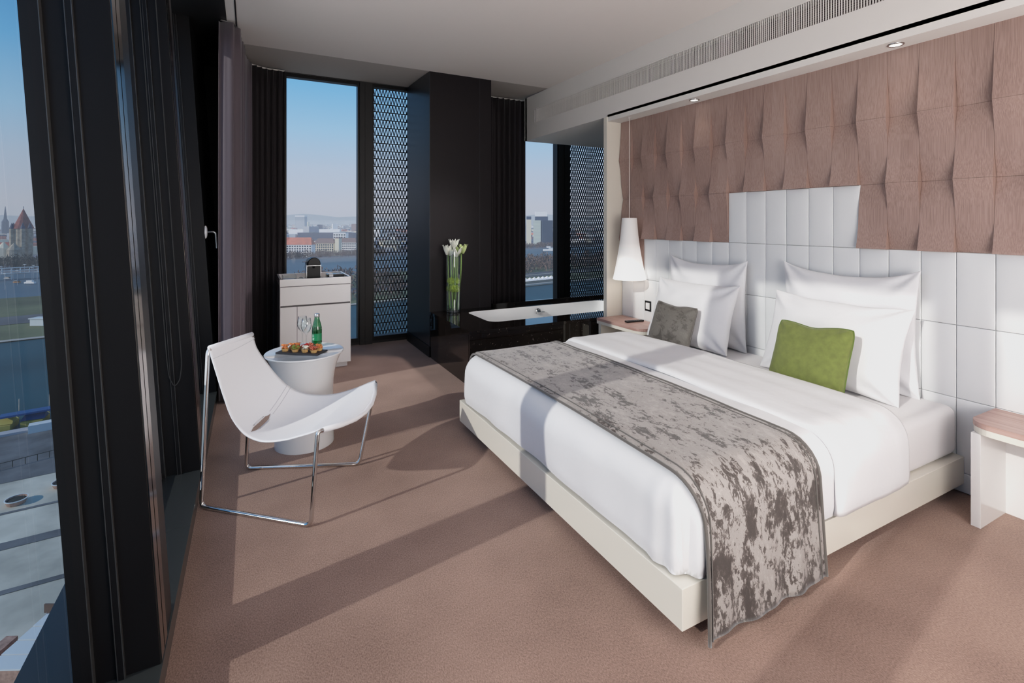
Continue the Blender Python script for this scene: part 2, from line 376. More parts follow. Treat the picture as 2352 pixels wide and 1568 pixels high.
# ------------------------------------------------------------------ leaning glass facade on the left
ZL = 3.08
struct('trim_5', MB().box(-.62,-.24,-1.4,6.1,-.12,.09).xf(lambda p: p if p.x > -.3 else p), M['ledge'], 'dark grey stone ledge along the glass facade')
fins = [-.86,.50,1.86,3.22,4.64]
FT = .24
for k, y0 in enumerate(fins):
    y1 = y0+FT if k < 4 else 6.1
    zb = .09
    f_ = MB().box(-.44,-.24,y0,y1,zb,ZL)
    f_.box(-.44,-.396,y0-.022,y0,zb,ZL).box(-.343,-.328,y0-.012,y0,zb,ZL) if k < 4 or True else None
    f_.xf(lean)
    fo = struct('facade_pillar' if k == 0 else 'facade_pillar', f_, M['blackmetal'], 'black metal facade fin beside the glass')
    e_ = MB()
    for xx in (-.3975,-.344,-.3275): e_.box(xx,xx+.0022,y0-.0235 if xx < -.39 else y0-.0135,y0,zb,ZL)
    e_.xf(lean); obj('highlight_strip', e_, M['edge'], fo)  # lighter strips paint the highlights along the fin ribs
    s_ = MB().box(-.24,-.236,y0+.004,y0+.052,zb,ZL-.01).box(-.24,-.236,y0+.062,y0+.112,zb,ZL-.01).xf(lean)
    if k in (2,3): obj('polished_strip', s_, M['bronze'], fo)
for k in range(4):
    y0 = fins[k]+FT; y1 = fins[k+1]
    w = thing('window_%d' % (5+k), ['leaning facade window behind the viewpoint','leaning facade window nearest the viewpoint','leaning facade window between the first and second black fins','leaning facade window behind the lounge chair'][k], 'window', (-.42,(y0+y1)/2,0), kind='structure')
    gm = MB().add([(-.42,y0,.10),(-.42,y1-.02,.10),(-.42,y1-.02,ZL),(-.42,y0,ZL)],[(0,1,2,3)]).xf(lean)
    obj('glass_pane', gm, M['pane'], w)
    fm = MB().box(-.45,-.41,y0,y1-.02,.09,.12).box(-.45,-.41,y0,y1-.02,ZL-.06,ZL).xf(lean)
    obj('window_frame', fm, M['blackmetal'], w)
# bead chain of the blind
ch = thing('blind_chain', 'thin black bead chain loop hanging against the second black fin', 'chain', (-.3,3.2,1.2))
pts = [(-.28,3.195,3.0),(-.285,3.19,1.2),(-.285,3.19,.68),(-.30,3.19,.60),(-.325,3.19,.57),(-.345,3.19,.62),(-.35,3.19,.72),(-.35,3.195,3.0)]
obj('loop', MB().tube([Vector((p[0]-LEAN*p[2],p[1],p[2])) for p in fillet(pts,.05)], .0022, 6), mat('chain_grey', (.03,.03,.03), .4), ch)
# window handle
h = thing('window_handle', 'white lever window handle on the third black fin', 'handle', (-.32,4.66,1.37))
hx = -.24-LEAN*1.37
ro = MB().lathe((0,0,0), [(.030,0),(.030,.008),(.026,.013),(.014,.018)], 24).xf(lambda p: Vector((hx+p.z, 4.66+p.x*.7, 1.37+p.y*1.7)))
obj('rosette', ro, M['gloss'], h, smooth=True, autos=40)
obj('lever', MB().tube(fillet([(hx+.01,4.66,1.37),(hx+.075,4.66,1.375),(hx+.082,4.68,1.24)],.03), .009, 12), M['steel'], h, smooth=True, autos=50)

# ------------------------------------------------------------------ headboard wall
Y0 = 1.746; TW = .1605; ZR = [.109,.502,.895,1.288,1.682,2.075,2.468]
def ycol(k): return Y0+TW*k            # column k spans ycol(k)..ycol(k+1); white block is columns 0..5
hb = thing('headboard', 'stepped white leather tile headboard covering the lower bedroom wall', 'headboard', (3.40,2.0,0))
tl = MB()
def tile(mb, ya, yb, za, zb, xf=3.372):
    n = 6; gx = .0009
    def fn(u, v):
        a = ya+gx+(yb-ya-2*gx)*u; c = za+gx+(zb-za-2*gx)*v
        e = min(min(u,1-u)*(yb-ya), min(v,1-v)*(zb-za)); q = min(1, e/.004)
        return (xf+.004*(1-math.sqrt(max(0,1-(1-q)**2)))-.0025*math.sin(PI*u)*math.sin(PI*v), a, c)
    us = [0,.004/(yb-ya)*.4,.004/(yb-ya),.3,.7,1-.004/(yb-ya),1-.0016/(yb-ya),1]
    vs = [0,.004/(zb-za)*.4,.004/(zb-za),.3,.7,1-.004/(zb-za),1-.0016/(zb-za),1]
    V = [fn(u,v) for v in vs for u in us]; m = len(us)
    F = [(j*m+i,j*m+i+1,(j+1)*m+i+1,(j+1)*m+i) for j in range(m-1) for i in range(m-1)]
    mb.add(V, F)
    mb.add([(xf+.004,ya+gx,za+gx),(xf+.004,yb-gx,za+gx),(xf+.004,yb-gx,zb-gx),(xf+.004,ya+gx,zb-gx),(3.418,ya+gx,za+gx),(3.418,yb-gx,za+gx),(3.418,yb-gx,zb-gx),(3.418,ya+gx,zb-gx)],
           [(0,1,5,4),(1,2,6,5),(2,3,7,6),(3,0,4,7)])
KL = 14
for k in range(-18, KL):
    ya, yb = ycol(k), min(ycol(k+1), 3.998)
    for r in range(-1, 3):
        za = 0.004 if r == -1 else ZR[r]; zb = ZR[r+1]
        if r == 2 and k >= 12: continue
        tile(tl, ya, yb, za, zb)
    if 0 <= k < 6: tile(tl, ya, yb, ZR[3], ZR[4])
obj('leather_tiles', tl, M['whitetile'], hb, smooth=True, autos=50)
obj('backing', MB().box(3.392,3.419,-1.35,3.998,.0,.89).box(3.392,3.419,-1.35,ycol(12),.89,1.285).box(3.392,3.419,ycol(0)+.002,ycol(6)-.002,1.285,1.680), mat('tile_gap', (.42,.41,.41), .8), hb)
wc = thing('wall_cladding', 'relief cladding of twisted brown wood veneer tiles above the headboard', 'wall cladding', (3.40,2.0,1.3))
wd = MB(); A = .024; X0w = 3.358
def dep(t, s): # t in -1..1 within a row
    return X0w - A*s*(abs(t)**1.9)*(1 if t > 0 else -1)
for k in range(-18, KL):
    ya, yb = ycol(k)+.0006, min(ycol(k+1), 3.998)-.0006
    r0 = 3
    if 0 <= k < 6: r0 = 4
    if k >= 12: r0 = 2
    for r in range(r0, 6):
        s = 1 if (k+r) % 2 else -1
        n = 10; za, zb = ZR[r], ZR[r+1]-.001
        V = []; 
        for j in range(n+1):
            t = -1+(2 if r < 5 else 1)*j/n; z = za+(zb-za)*j/n; xx = dep(t, s)
            tw = .005*s*t
            V += [(xx+tw, ya, z),(xx-tw, yb, z),(3.42, yb, z),(3.42, ya, z)]
        F = []
        for j in range(n):
            a = j*4; b2 = a+4
            F += [(a,a+1,b2+1,b2),(a+1,a+2,b2+2,b2+1),(a+3,a,b2,b2+3)]
        F += [(0,3,2,1),(n*4,n*4+1,n*4+2,n*4+3)]
        wd.add(V, F)
obj('veneer_tiles', wd, M['wood'], wc, smooth=True, autos=30)
# downlights
for i, yy in enumerate((2.957,1.498,.04)):
    d = thing('downlight', ['lit recessed downlight in the soffit, the one nearer the pendant lamp','lit recessed downlight in the soffit, the one nearer the right edge','recessed downlight in the soffit beyond the right edge'][i], 'downlight', (3.262,yy,2.465), 'recessed downlights in the headboard soffit')
    obj('ring', MB().lathe((3.262,yy,2.458), [(.031,.006),(.033,.0),(.040,.002),(.041,.007)], 32, False, False), M['steel'], d, smooth=True)
    obj('lens', MB().lathe((3.262,yy,2.4615), [(.0,0),(.030,0),(.031,.002)], 24, False, False), mat('downlight_glow', (.9,.9,.9), .5, emit=(1,.93,.85), es=5), d)
# light switch
s = thing('light_switch', 'square white light switch in a dark frame above the far nightstand', 'switch', (3.37,3.614,.647))
obj('frame', MB().box(3.366,3.371,3.572,3.656,.598,.696), M['black'], s, bevel=.001)
obj('rocker', MB().box(3.362,3.367,3.588,3.640,.616,.678), M['lacquer'], s, bevel=.001)
obj('rocker', MB().box(3.3605,3.3625,3.600,3.628,.630,.664), M['gloss'], s, bevel=.001)

# ------------------------------------------------------------------ air : curtains
def curtain(name, label, path, z0, z1, amp, wl, mtl, ztopf=None, sd=0):
    P = catmull(path, 60); d = [0]
    for a, b_ in zip(P, P[1:]): d.append(d[-1]+(b_-a).length)
    rows = 14; V = []; F = []; n = len(P)
    for j in range(rows+1):
        t = j/rows
        for i, p in enumerate(P):
            tg = (P[min(i+1,n-1)]-P[max(i-1,0)]).normalized(); nr = Vector((-tg.y,tg.x,0))
            ph = d[i]/wl*2*PI + .5*math.sin(d[i]*7+sd)
            a = amp*(.75+.25*math.sin(d[i]*11+sd))*math.sin(ph + .25*math.sin(t*3+d[i]*5)) + .25*amp*math.sin(ph*2.1)
            q = p + nr*a; V.append((q.x+LEAN*0, q.y, z0+(z1-z0)*t))
    for j in range(rows):
        for i in range(n-1): F.append((j*n+i,j*n+i+1,(j+1)*n+i+1,(j+1)*n+i))
    t_ = thing(name, label, 'curtain', (path[0][0],path[0][1],0))
    obj('cloth', MB().add(V,F), mtl, t_, smooth=True, solid=.003)
    obj('curtain_track', MB().tube([Vector((p[0],p[1],z1+.006)) for p in catmull(path,12)], .007, 6), M['steel'] if 'purple' in label else M['ceiling2'], t_)
curtain('curtain', 'floor length purple grey curtain catching sun at the left facade corner', [(-.215,4.575,0),(-.115,4.66,0),(-.088,5.0,0),(-.055,5.4,0),(-.01,5.74,0)], .02, CZ-.02, .030, .105, M['curtain'], sd=1)
curtain('curtain', 'dark curtain gathered left of the clear rear window behind the minibar', [(.0,5.80,0),(.12,5.88,0),(.22,5.9,0),(.325,5.9,0)], .02, CZ+.005, .026, .062, M['curtain2'], sd=2)
curtain('curtain', 'dark plum curtain hanging behind the bath beside the column', [(2.70,5.86,0),(2.9,5.86,0),(3.1,5.86,0),(3.275,5.86,0)], .02, CZ+.005, .032, .085, M['curtain2'], sd=4)

# ------------------------------------------------------------------ bath
bt = thing('bathtub_surround', 'polished dark granite bath surround with stone top', 'bath surround', (2.6,4.6,0))
TZ = .488
def deck(z0, z1):
    pass
bx0,bx1,by0,by1 = 2.04,3.86,4.32,4.96; R_ = .11
def rrect(x0,x1,y0,y1,r,n=7):
    o = []
    for (cx,cy,a0) in ((x1-r,y1-r,0),(x0+r,y1-r,90),(x0+r,y0+r,180),(x1-r,y0+r,270)):
        for i in range(n+1):
            a = math.radians(a0+90*i/n); o.append((cx+r*math.cos(a), cy+r*math.sin(a)))
    return o
ox0,ox1,oy0,oy1 = 1.700,4.95,4.048,5.13
def annulus(mb, inner, z0, z1, outer=(ox0,ox1,oy0,oy1)):
    n = len(inner); x0,x1,y0,y1 = outer; cx,cy = sum(p[0] for p in inner)/n, sum(p[1] for p in inner)/n
    out = []
    for (x,y) in inner:       # rays from the centre to the outer rectangle
        dx,dy = x-cx,y-cy; k = min(((x1-cx)/dx if dx>1e-9 else (x0-cx)/dx if dx<-1e-9 else 1e9),((y1-cy)/dy if dy>1e-9 else (y0-cy)/dy if dy<-1e-9 else 1e9)); out.append((cx+dx*k,cy+dy*k))
    # add the rectangle corners by snapping the nearest ray end
    for c in ((x0,y0),(x1,y0),(x1,y1),(x0,y1)):
        i = min(range(n), key=lambda i:(out[i][0]-c[0])**2+(out[i][1]-c[1])**2); out[i] = c
    V = [(x,y,z1) for x,y in inner]+[(x,y,z1) for x,y in out]+[(x,y,z0) for x,y in inner]+[(x,y,z0) for x,y in out]
    F = []
    for i in range(n):
        j = (i+1)%n
        F += [(i,j,n+j,n+i),(2*n+i,3*n+i,3*n+j,2*n+j),(n+i,n+j,3*n+j,3*n+i),(i,2*n+i,2*n+j,j)]
    mb.add(V,F)
top = MB(); annulus(top, rrect(bx0,bx1,by0,by1,R_), TZ-.03, TZ); obj('stone_top', top, M['granite'], bt)
obj('side_panel', MB().box(1.706,4.9,4.052,4.075,0,TZ-.032).box(1.704,1.727,4.075,5.12,0,TZ-.032).box(1.727,4.9,5.10,5.12,0,TZ-.032), M['granite'], bt)
obj('back_upstand', B(2.44,4.9,5.12,5.16,0,TZ+.03), M['granite'], bt)
obj('joint_line', MB().box(2.765,2.768,4.0505,4.052,0,TZ-.032), M['edge'], bt)
tb = thing('bathtub', 'white rectangular bathtub sunk into the dark granite surround', 'bathtub', (2.95,4.65,.1))
basin = MB(); prof = [(0,TZ-.004),(.004,TZ-.03),(.02,TZ-.15),(.05,.16),(.12,.11),(.22,.10)]
rings = [rrect(bx0+i,bx1-i,by0+i,by1-i,max(.02,R_-i*.3)) for i,z in prof]
V = []; n = len(rings[0])
for rg,(i,z) in zip(rings,prof): V += [(x,y,z) for x,y in rg]
F = [(k*n+i,k*n+(i+1)%n,(k+1)*n+(i+1)%n,(k+1)*n+i) for k in range(len(prof)-1) for i in range(n)]+[tuple(range((len(prof)-1)*n,len(prof)*n))]
obj('basin', basin.add(V,F), M['enamel'], tb, smooth=True, autos=50)
obj('overflow_knob', MB().lathe((0,0,0),[(.028,0),(.028,.02),(.02,.03),(.0,.03)],24).xf(lambda p: Vector((2.93+p.x,4.945-p.z,.43+p.y))), M['chrome'], tb, smooth=True, autos=40)
obj('spout', MB().box(2.885,2.975,4.86,4.93,.418,.432).box(2.90,2.96,4.925,4.95,.40,.45), M['chrome'], tb, bevel=.003)

# ------------------------------------------------------------------ vase with flowers on the bath surround
vx,vy = 1.925,5.02; vz = TZ+.0005
vs_ = thing('glass_vase', 'tall clear cylinder vase on the corner of the bath surround', 'vase', (vx,vy,vz))
obj('cylinder', MB().lathe((vx,vy,vz),[(0,0),(.077,0),(.079,.004),(.079,.66),(.0755,.66),(.0755,.03),(0,.027)],48,False,False), M['clear'], vs_, smooth=True, autos=40)
obj('base_disc', MB().lathe((vx,vy,vz+.004),[(0,0),(.074,0),(.074,.02),(0,.02)],32,False,False), M['clear'], vs_, smooth=True, autos=40)
obj('water', MB().lathe((vx,vy,vz+.03),[(0,0),(.0745,0),(.0745,.115),(0,.115)],32,False,False), M['water_in'], vs_, smooth=True, autos=40)
stem_m = mat('green_stem', (.22,.36,.10), .45); petal = mat('petal_white', (.80,.82,.70), .55, sheen=.2); petal2 = mat('petal_lime', (.55,.66,.28), .55)
ballm = mat('lime_ball', (.36,.50,.05), .6, nscale=90, namt=.5, bscale=120, bamt=1, bdist=.01)
fl = [(-.082,-.02,.715,0),(-.035,.01,.70,0),(.0,-.02,.775,0),(.018,-.04,.69,0),(.062,.0,.70,1),(.105,-.015,.72,1)]
for i,(dx,dy,z,kd) in enumerate(fl):
    a = thing('amaryllis', ['amaryllis at the left rim of the vase, closed white bud','white amaryllis second from the left in the vase','white amaryllis standing highest in the vase','white amaryllis low at the centre front of the vase','pale green amaryllis right of centre in the vase','pale green amaryllis at the right rim of the vase'][i], 'flower', (vx+dx,vy+dy,vz+.03), 'amaryllis stems in the tall vase')
    bx_,by_ = vx+(-.03,-.012,.0,.012,.025,.04)[i],vy+(.02,-.02,.03,0,.02,-.02)[i]
    obj('stem', MB().tube(catmull([(bx_,by_,vz+.034),(bx_*.5+(vx+dx)*.5,by_*.5+(vy+dy)*.5,vz+.34),(vx+dx*.8,vy+dy*.8,vz+z-.10)],8), .0085, 10), stem_m, a, smooth=True)
    pb = MB(); H = .105
    for q in range(6):
        an = q*PI/3+i; opn = (.030,.050,.042,.052,.040,.034)[i]
        def pf(u,v,an=an,opn=opn):
            r = .008+opn*math.sin(min(1,v*1.1)*PI*.5)+(.012 if v > .8 else 0)*(v-.8)*5; w = .025*math.sin(PI*min(.97,v*.86+.12))
            al = an+(u-.5)*w*2/max(r,.012); rr = r*(1-.0*u)
            return (vx+dx+rr*math.cos(al), vy+dy+rr*math.sin(al), vz+z-.10+H*v)
        pb.grid(pf,4,7)
    obj('petals', pb, petal2 if kd else petal, a, smooth=True, solid=.0015)
bl = [(-.036,-.012,.335),(.036,.0,.325),(-.012,-.02,.255),(.028,-.018,.25),(-.03,.03,.25)]
for i,(dx,dy,z) in enumerate(bl):
    m_ = MB(); rr = .043
    m_.blob((vx+dx,vy+dy,vz+z), rr*.8,rr*.8,rr*.8, 2, .1, i)
    rnd = random.Random(i)
    for q in range(90):
        t = Vector((rnd.gauss(0,1),rnd.gauss(0,1),rnd.gauss(0,1))).normalized()*rr*.85
        m_.blob((vx+dx+t.x,vy+dy+t.y,vz+z+t.z), .0062,.0062,.0062, 1, 0)
    o = obj('green_ball_flower', m_, ballm, None, smooth=False)
    tag(o, ['round lime flower head high at the left inside the vase','round lime flower head high at the right inside the vase','round lime flower head low at the centre inside the vase','round lime flower head low at the right inside the vase','round lime flower head low at the back inside the vase'][i], 'flower', 'round lime flower heads inside the vase')

# ------------------------------------------------------------------ minibar
mx0,mx1,my0,my1 = .243,.895,5.195,5.80
mn = thing('minibar_cabinet', 'white lacquered minibar cabinet with tray top before the rear window', 'cabinet', ((mx0+mx1)/2,(my0+my1)/2,0))
obj('carcass', MB().box(mx0,mx1,my0+.02,my1,.045,.845), M['lacquer'], mn, bevel=.002)
t_ = .018
obj('tray_rim', MB().box(mx0,mx1,my0,my0+t_,.835,.903).box(mx0,mx1,my1-t_,my1,.845,.903).box(mx0,mx0+t_,my0+t_,my1-t_,.845,.903).box(mx1-t_,mx1,my0+t_,my1-t_,.845,.903), M['lacquer'], mn, bevel=.002)
obj('tray_floor', B(mx0+t_,mx1-t_,my0+t_,my1-t_,.845,.852), M['steel'], mn)
obj('drawer', B(mx0+.003,mx1-.003,my0,my0+.019,.652,.829), M['lacquer'], mn, bevel=.002)
obj('door', B(mx0+.003,mx0+.150,my0,my0+.019,.05,.636), M['lacquer'], mn, bevel=.002)
obj('door', B(mx0+.153,mx1-.003,my0,my0+.019,.05,.636), M['lacquer'], mn, bevel=.002)
obj('gap_shade', B(mx0+.006,mx1-.006,my0+.016,my0+.0205,.055,.836), mat('gap_shade_grey',(.12,.11,.11),.7), mn)  # dark sheet paints the shade in the seams between the fronts
obj('plinth', B(mx0+.02,mx1-.03,my0+.04,my1,0.0,.045), M['lacquer'], mn)
# coffee machine
cx,cy,cz = .562,5.42,.853
cm = thing('coffee_machine', 'small black capsule coffee machine with domed top on the minibar', 'coffee machine', (cx,cy,cz))
def arch(w,h,z0,n=14):
    p = [(-w/2,z0)]; r = w/2
    for i in range(n+1):
        a = PI-PI*i/n; p.append((r*math.cos(a), h-r+r*math.sin(a)))
    p.append((w/2,z0)); return p
def archbox(w,h,z0,y0,y1):
    p = arch(w,h,z0); n = len(p); m_ = MB()
    m_.add([(cx+x,y0,cz+z) for x,z in p]+[(cx+x,y1,cz+z) for x,z in p],[tuple(range(n)),tuple(range(n,2*n))[::-1]]+[(i,(i+1)%n,n+(i+1)%n,n+i) for i in range(n)]); return m_
obj('body', archbox(.128,.238,.0,cy-.055,cy+.12), M['blackg'], cm, bevel=.004, smooth=True, autos=35)
obj('head', archbox(.118,.243,.165,cy-.10,cy-.055), M['blackg'], cm, bevel=.006, smooth=True, autos=35)
obj('chrome_trim', MB().box(cx-.066,cx+.066,cy-.1015,cy-.054,cz+.161,cz+.1635).box(cx-.0665,cx-.064,cy-.06,cy+.12,cz+.0,cz+.165).box(cx+.064,cx+.0665,cy-.06,cy+.12,cz,cz+.165), M['steel'], cm)
obj('drip_tray', B(cx-.056,cx+.056,cy-.115,cy-.05,cz,cz+.045), M['black'], cm, bevel=.004)
obj('spout', MB().lathe((cx,cy-.08,cz+.135),[(.008,0),(.012,.03)],16), M['black'], cm)
obj('lever_arm', MB().tube([(cx-.02,cy-.03,cz+.205),(cx-.105,cy-.05,cz+.20)],.004,8), M['chrome'], cm)
cb = thing('capsule_box', 'black box with two white labels on the minibar tray', 'box', (.775,5.46,.853))
obj('box_body', B(.695,.858,5.38,5.53,.853,.915), M['black'], cb, bevel=.004)
obj('label_card', MB().add([(.712,5.395,.9165),(.752,5.395,.9165),(.752,5.50,.9165),(.712,5.50,.9165)],[(0,1,2,3)]).box(.712,.75,5.376,5.38,.89,.914), M['paper'], cb)
obj('label_card', MB().add([(.785,5.40,.9165),(.84,5.40,.9165),(.84,5.425,.9165),(.785,5.425,.9165)],[(0,1,2,3)]), M['paper'], cb)
sc_ = thing('sachet_holder', 'clear acrylic holder at the left end of the minibar tray', 'holder', (.335,5.45,.853))
hm = MB()
for a in ((.275,.278,5.30,5.50),(.395,.398,5.30,5.50),(.278,.395,5.30,5.303),(.278,.395,5.497,5.50)): hm.box(*a,.853,.925)
obj('acrylic_box', hm, M['clear'], sc_)
obj('sachets', B(.285,.39,5.31,5.49,.853,.885), M['paper'], sc_, bevel=.004)
o = obj('coffee_cup', MB().lathe((0,0,0),[(.018,0),(.030,.055),(.027,.055),(.016,.004),(0,.004)],24,True,False).xf(lambda p: Vector((.44+p.x,5.32-p.z*.9+.05,.853+.031+p.y))), M['gloss'], None, smooth=True, autos=50)
tag(o, 'white cup lying on its side left of the coffee machine', 'cup')

# ------------------------------------------------------------------ pedestal side table
tx,ty = .315,3.541
st = thing('side_table', 'round glossy white pedestal side table with flared top', 'table', (tx,ty,0))
obj('pedestal', MB().lathe((tx,ty,0),[(.183,0),(.184,.006),(.182,.03),(.179,.12),(.178,.25),(.178,.36),(.182,.42),(.190,.47),(.203,.52),(.219,.56),(.236,.592)],72,True,False), M['gloss'], st, smooth=True, autos=60)
obj('tabletop', MB().lathe((tx,ty,0),[(0,.596),(.229,.596),(.234,.599),(.240,.6),(.243,.597),(.242,.591),(.236,.588)],72,False,False), M['gloss'], st, smooth=True, autos=50)
TT = .6005
rz = math.atan2(-.178,.2315); sx_,sy_ = .2955,3.522
o = obj('slate_platter', MB().obox((sx_,sy_,TT-.003),.295,.125,.010,rz), M['slate'], None, bevel=.0015); tag(o, 'black slate platter of canapes on the round table', 'platter')
crust = mat('pastry', (.55,.33,.13), .6, nscale=60, namt=.3); 
tops = [('salmon',(.80,.23,.07)),('red',(.55,.02,.015)),('ham',(.62,.16,.09)),('leaf',(.22,.26,.05))]
tmats = {n_: mat('topping_'+n_, c_, .35, nscale=90, namt=.45, bscale=90, bamt=.8, bdist=.006) for n_,c_ in tops}
creamm = mat('topping_cream', (.82,.77,.62), .5)
cn = [(-.105,-.022,'salmon','canape of orange salmon at the left front of the slate'),(-.085,.028,'salmon','canape heaped with orange salmon at the left back of the slate'),
      (-.045,.03,'salmon','canape with salmon curls in the back row, second from the left'),(-.030,-.026,'leaf','canape with green leaf and tomato in the front row of the slate'),
      (.008,.026,'red','canape topped with a red strawberry piece in the back row'),(.038,-.024,'cream','canape with white cheese slice in the front row of the slate'),
      (.058,.026,'ham','canape with folded ham in the back row of the slate'),(.100,-.022,'ham','canape with ham and seeds at the right front of the slate'),(.105,.03,'salmon','canape with rolled pink ham at the right back of the slate')]
for i,(a,b_,k_,lb) in enumerate(cn):
    X_ = sx_+a*math.cos(rz)-b_*math.sin(rz); Y_ = sy_+a*math.sin(rz)+b_*math.cos(rz); Z_ = TT+.0075
    c_ = thing('canape', lb, 'canape', (X_,Y_,Z_), 'canapes on the slate platter')
    obj('pastry_cup', MB().lathe((X_,Y_,Z_),[(.018,0),(.023,.018),(.020,.019),(.017,.009)],16,True,True), crust, c_, smooth=True, autos=40)
    tp = MB(); rnd = random.Random(i+5)
    for q in range(9): tp.blob((X_+rnd.uniform(-.015,.015),Y_+rnd.uniform(-.015,.015),Z_+.019+rnd.uniform(0,.022)),.012,.010,.0075,1,.6,q+i)
    obj('topping', tp, creamm if k_=='cream' else tmats[k_], c_, smooth=True)
    t2 = MB()
    for q in range(4): t2.blob((X_+rnd.uniform(-.013,.013),Y_+rnd.uniform(-.013,.013),Z_+.024+rnd.uniform(0,.012)),.005,.006,.005,1,.4,q)
    obj('garnish', t2, [tmats['leaf'],creamm,tmats['red'],tmats['ham']][i%4], c_, smooth=True)
bo = thing('water_bottle', 'small green glass water bottle on the round table', 'bottle', (.405,3.672,TT))
obj('glass_body', MB().lathe((.405,3.672,TT),[(0,.002),(.026,0),(.031,.004),(.0325,.02),(.0325,.105),(.031,.125),(.024,.155),(.017,.18),(.0155,.197)],36,False,True), M['greenglass'], bo, smooth=True, autos=60)
obj('water', MB().lathe((.405,3.672,TT),[(0,.006),(.027,.006),(.0295,.012),(.0295,.12),(0,.12)],28,False,False), glass_mat('green_water',(.35,.75,.5),.5,.03,4), bo, smooth=True, autos=40)
obj('screw_cap', MB().lathe((.405,3.672,TT+.195),[(.0165,0),(.0172,.002),(.0172,.02),(.015,.023)],28), M['steel'], bo, smooth=True, autos=40)
def arcplate(mb, c, r, a0, a1, z0, z1, n=10):
    for i in range(n):
        p,q = a0+(a1-a0)*i/n, a0+(a1-a0)*(i+1)/n
        mb.add([(c[0]+r*math.cos(p),c[1]+r*math.sin(p),z0),(c[0]+r*math.cos(q),c[1]+r*math.sin(q),z0),(c[0]+r*math.cos(q),c[1]+r*math.sin(q),z1),(c[0]+r*math.cos(p),c[1]+r*math.sin(p),z1)],[(0,1,2,3)])
lb = MB(); arcplate(lb,(.405,3.672),.0332,math.radians(-165),math.radians(-30),TT+.035,TT+.085); obj('label_band', lb, mat('label_green',(.01,.20,.08),.4), bo)
lw_ = MB(); arcplate(lw_,(.405,3.672),.0335,math.radians(-150),math.radians(-140),TT+.06,TT+.08,3); arcplate(lw_,(.405,3.672),.0335,math.radians(-152),math.radians(-128),TT+.05,TT+.054,4); arcplate(lw_,(.405,3.672),.0335,math.radians(-152),math.radians(-132),TT+.043,TT+.046,4)
obj('label_mark', lw_, M['paper'], bo)
for i,(gx,gy) in enumerate(((.318,3.742),(.335,3.655))):
    w_ = thing('wine_glass', ['clear stemmed glass on the round table, the left one of the pair','clear stemmed glass on the round table, right beside the green bottle'][i], 'glass', (gx,gy,TT), 'stemmed glasses on the round table')
    obj('bowl', MB().lathe((gx,gy,TT),[(.005,.088),(.012,.094),(.024,.108),(.032,.128),(.0335,.145),(.031,.17),(.0275,.195),(.0267,.195),(.030,.168),(.0325,.145),(.031,.13),(.023,.111),(.010,.098)],36,False,False), M['clear'], w_, smooth=True)
    obj('stem', MB().lathe((gx,gy,TT),[(.008,.004),(.004,.02),(.0035,.06),(.0055,.088)],20,False,False), M['clear'], w_, smooth=True)
    obj('foot', MB().lathe((gx,gy,TT),[(.031,0),(.032,.0012),(.012,.004),(.006,.006)],36,True,False), M['clear'], w_, smooth=True)

# ------------------------------------------------------------------ lounge chair
lc = thing('lounge_chair', 'white leather sling lounge chair on a chrome tube frame', 'chair', (.15,2.95,0))
BL=Vector((-.222,2.965,.0085)); FN=Vector((.253,2.537,.0085)); FF=Vector((.572,3.05,.0085)); BF=Vector((-.024,3.307,.0085))
TBN=Vector((-.194,2.99,.80)); TFN=Vector((.289,2.589,.430)); TFF=Vector((.683,3.12,.462)); TBF=Vector((.012,3.259,.80))
fwd = Vector((.87,-.50,0)).normalized()
path = [TBN,BL,FN,TFN]
bow = [TFN+(TFF-TFN)*t+fwd*(.085*math.sin(PI*t))-Vector((0,0,.045*math.sin(PI*t))) for t in (.06,.2,.35,.5,.65,.8,.94)]
P_ = fillet([(TBN+TBF)/2,TBN,BL,FN,TFN]+bow[:1],.035)+bow[1:-1]+fillet([bow[-1],TFF,FF,BF,TBF,(TBN+TBF)/2],.035)
obj('tube_frame', MB().tube(P_, .0105, 14), M['chrome'], lc, smooth=True)
near = [(-.191,2.988,.806),(-.153,2.956,.675),(-.121,2.929,.564),(-.086,2.9,.462),(-.036,2.859,.390),(.014,2.817,.361),(.069,2.772,.355),(.148,2.706,.373),(.207,2.657,.397),(.266,2.608,.424),(.291,2.587,.441)]
far = [(.012,3.259,.806),(.03,3.255,.726),(.074,3.246,.646),(.132,3.234,.559),(.183,3.224,.498),(.243,3.212,.451),(.326,3.195,.42),(.441,3.171,.411),(.559,3.147,.433),(.639,3.131,.46),(.684,3.121,.474)]
NN = catmull(near,6); FF_ = catmull(far,6); nr_ = len(NN)-1
ic = int(nr_*.44)
def slp(s, t):
    i = s; a = NN[i]; b_ = FF_[i]; k = i/nr_
    p = a.lerp(b_, t)
    w = math.sin(PI*t)
    p = p - Vector((0,0,.035*w*math.sin(PI*min(1,k*1.05))))
    if k > .85: q = (k-.85)/.15; p = p + (fwd*.085 + Vector((0,0,-.045+.0)))*w*q
    if k < .1: p.z += 0
    return p
nt_ = 26
def slot(t): 
    return .024*math.sin(PI*(t-.10)/.42) if .10 < t < .52 else 0
V = []; F = []
rowsB = list(range(0, ic+1)); rowsS = list(range(ic, nr_+1))
def rowpts(i, sgn):
    out = []
    for j in range(nt_+1):
        t = j/nt_; p = slp(i,t)
        if i == ic:
            q = (slp(ic+1,t)-slp(ic-1,t)).normalized(); p = p + q*sgn*slot(t)*.9
        out.append(p)
    return out
for rws, sg in ((rowsB,-1),(rowsS,1)):
    o0 = len(V)
    for i in rws: V += rowpts(i, sg)
    for a in range(len(rws)-1):
        for j in range(nt_): F.append((o0+a*(nt_+1)+j,o0+a*(nt_+1)+j+1,o0+(a+1)*(nt_+1)+j+1,o0+(a+1)*(nt_+1)+j))
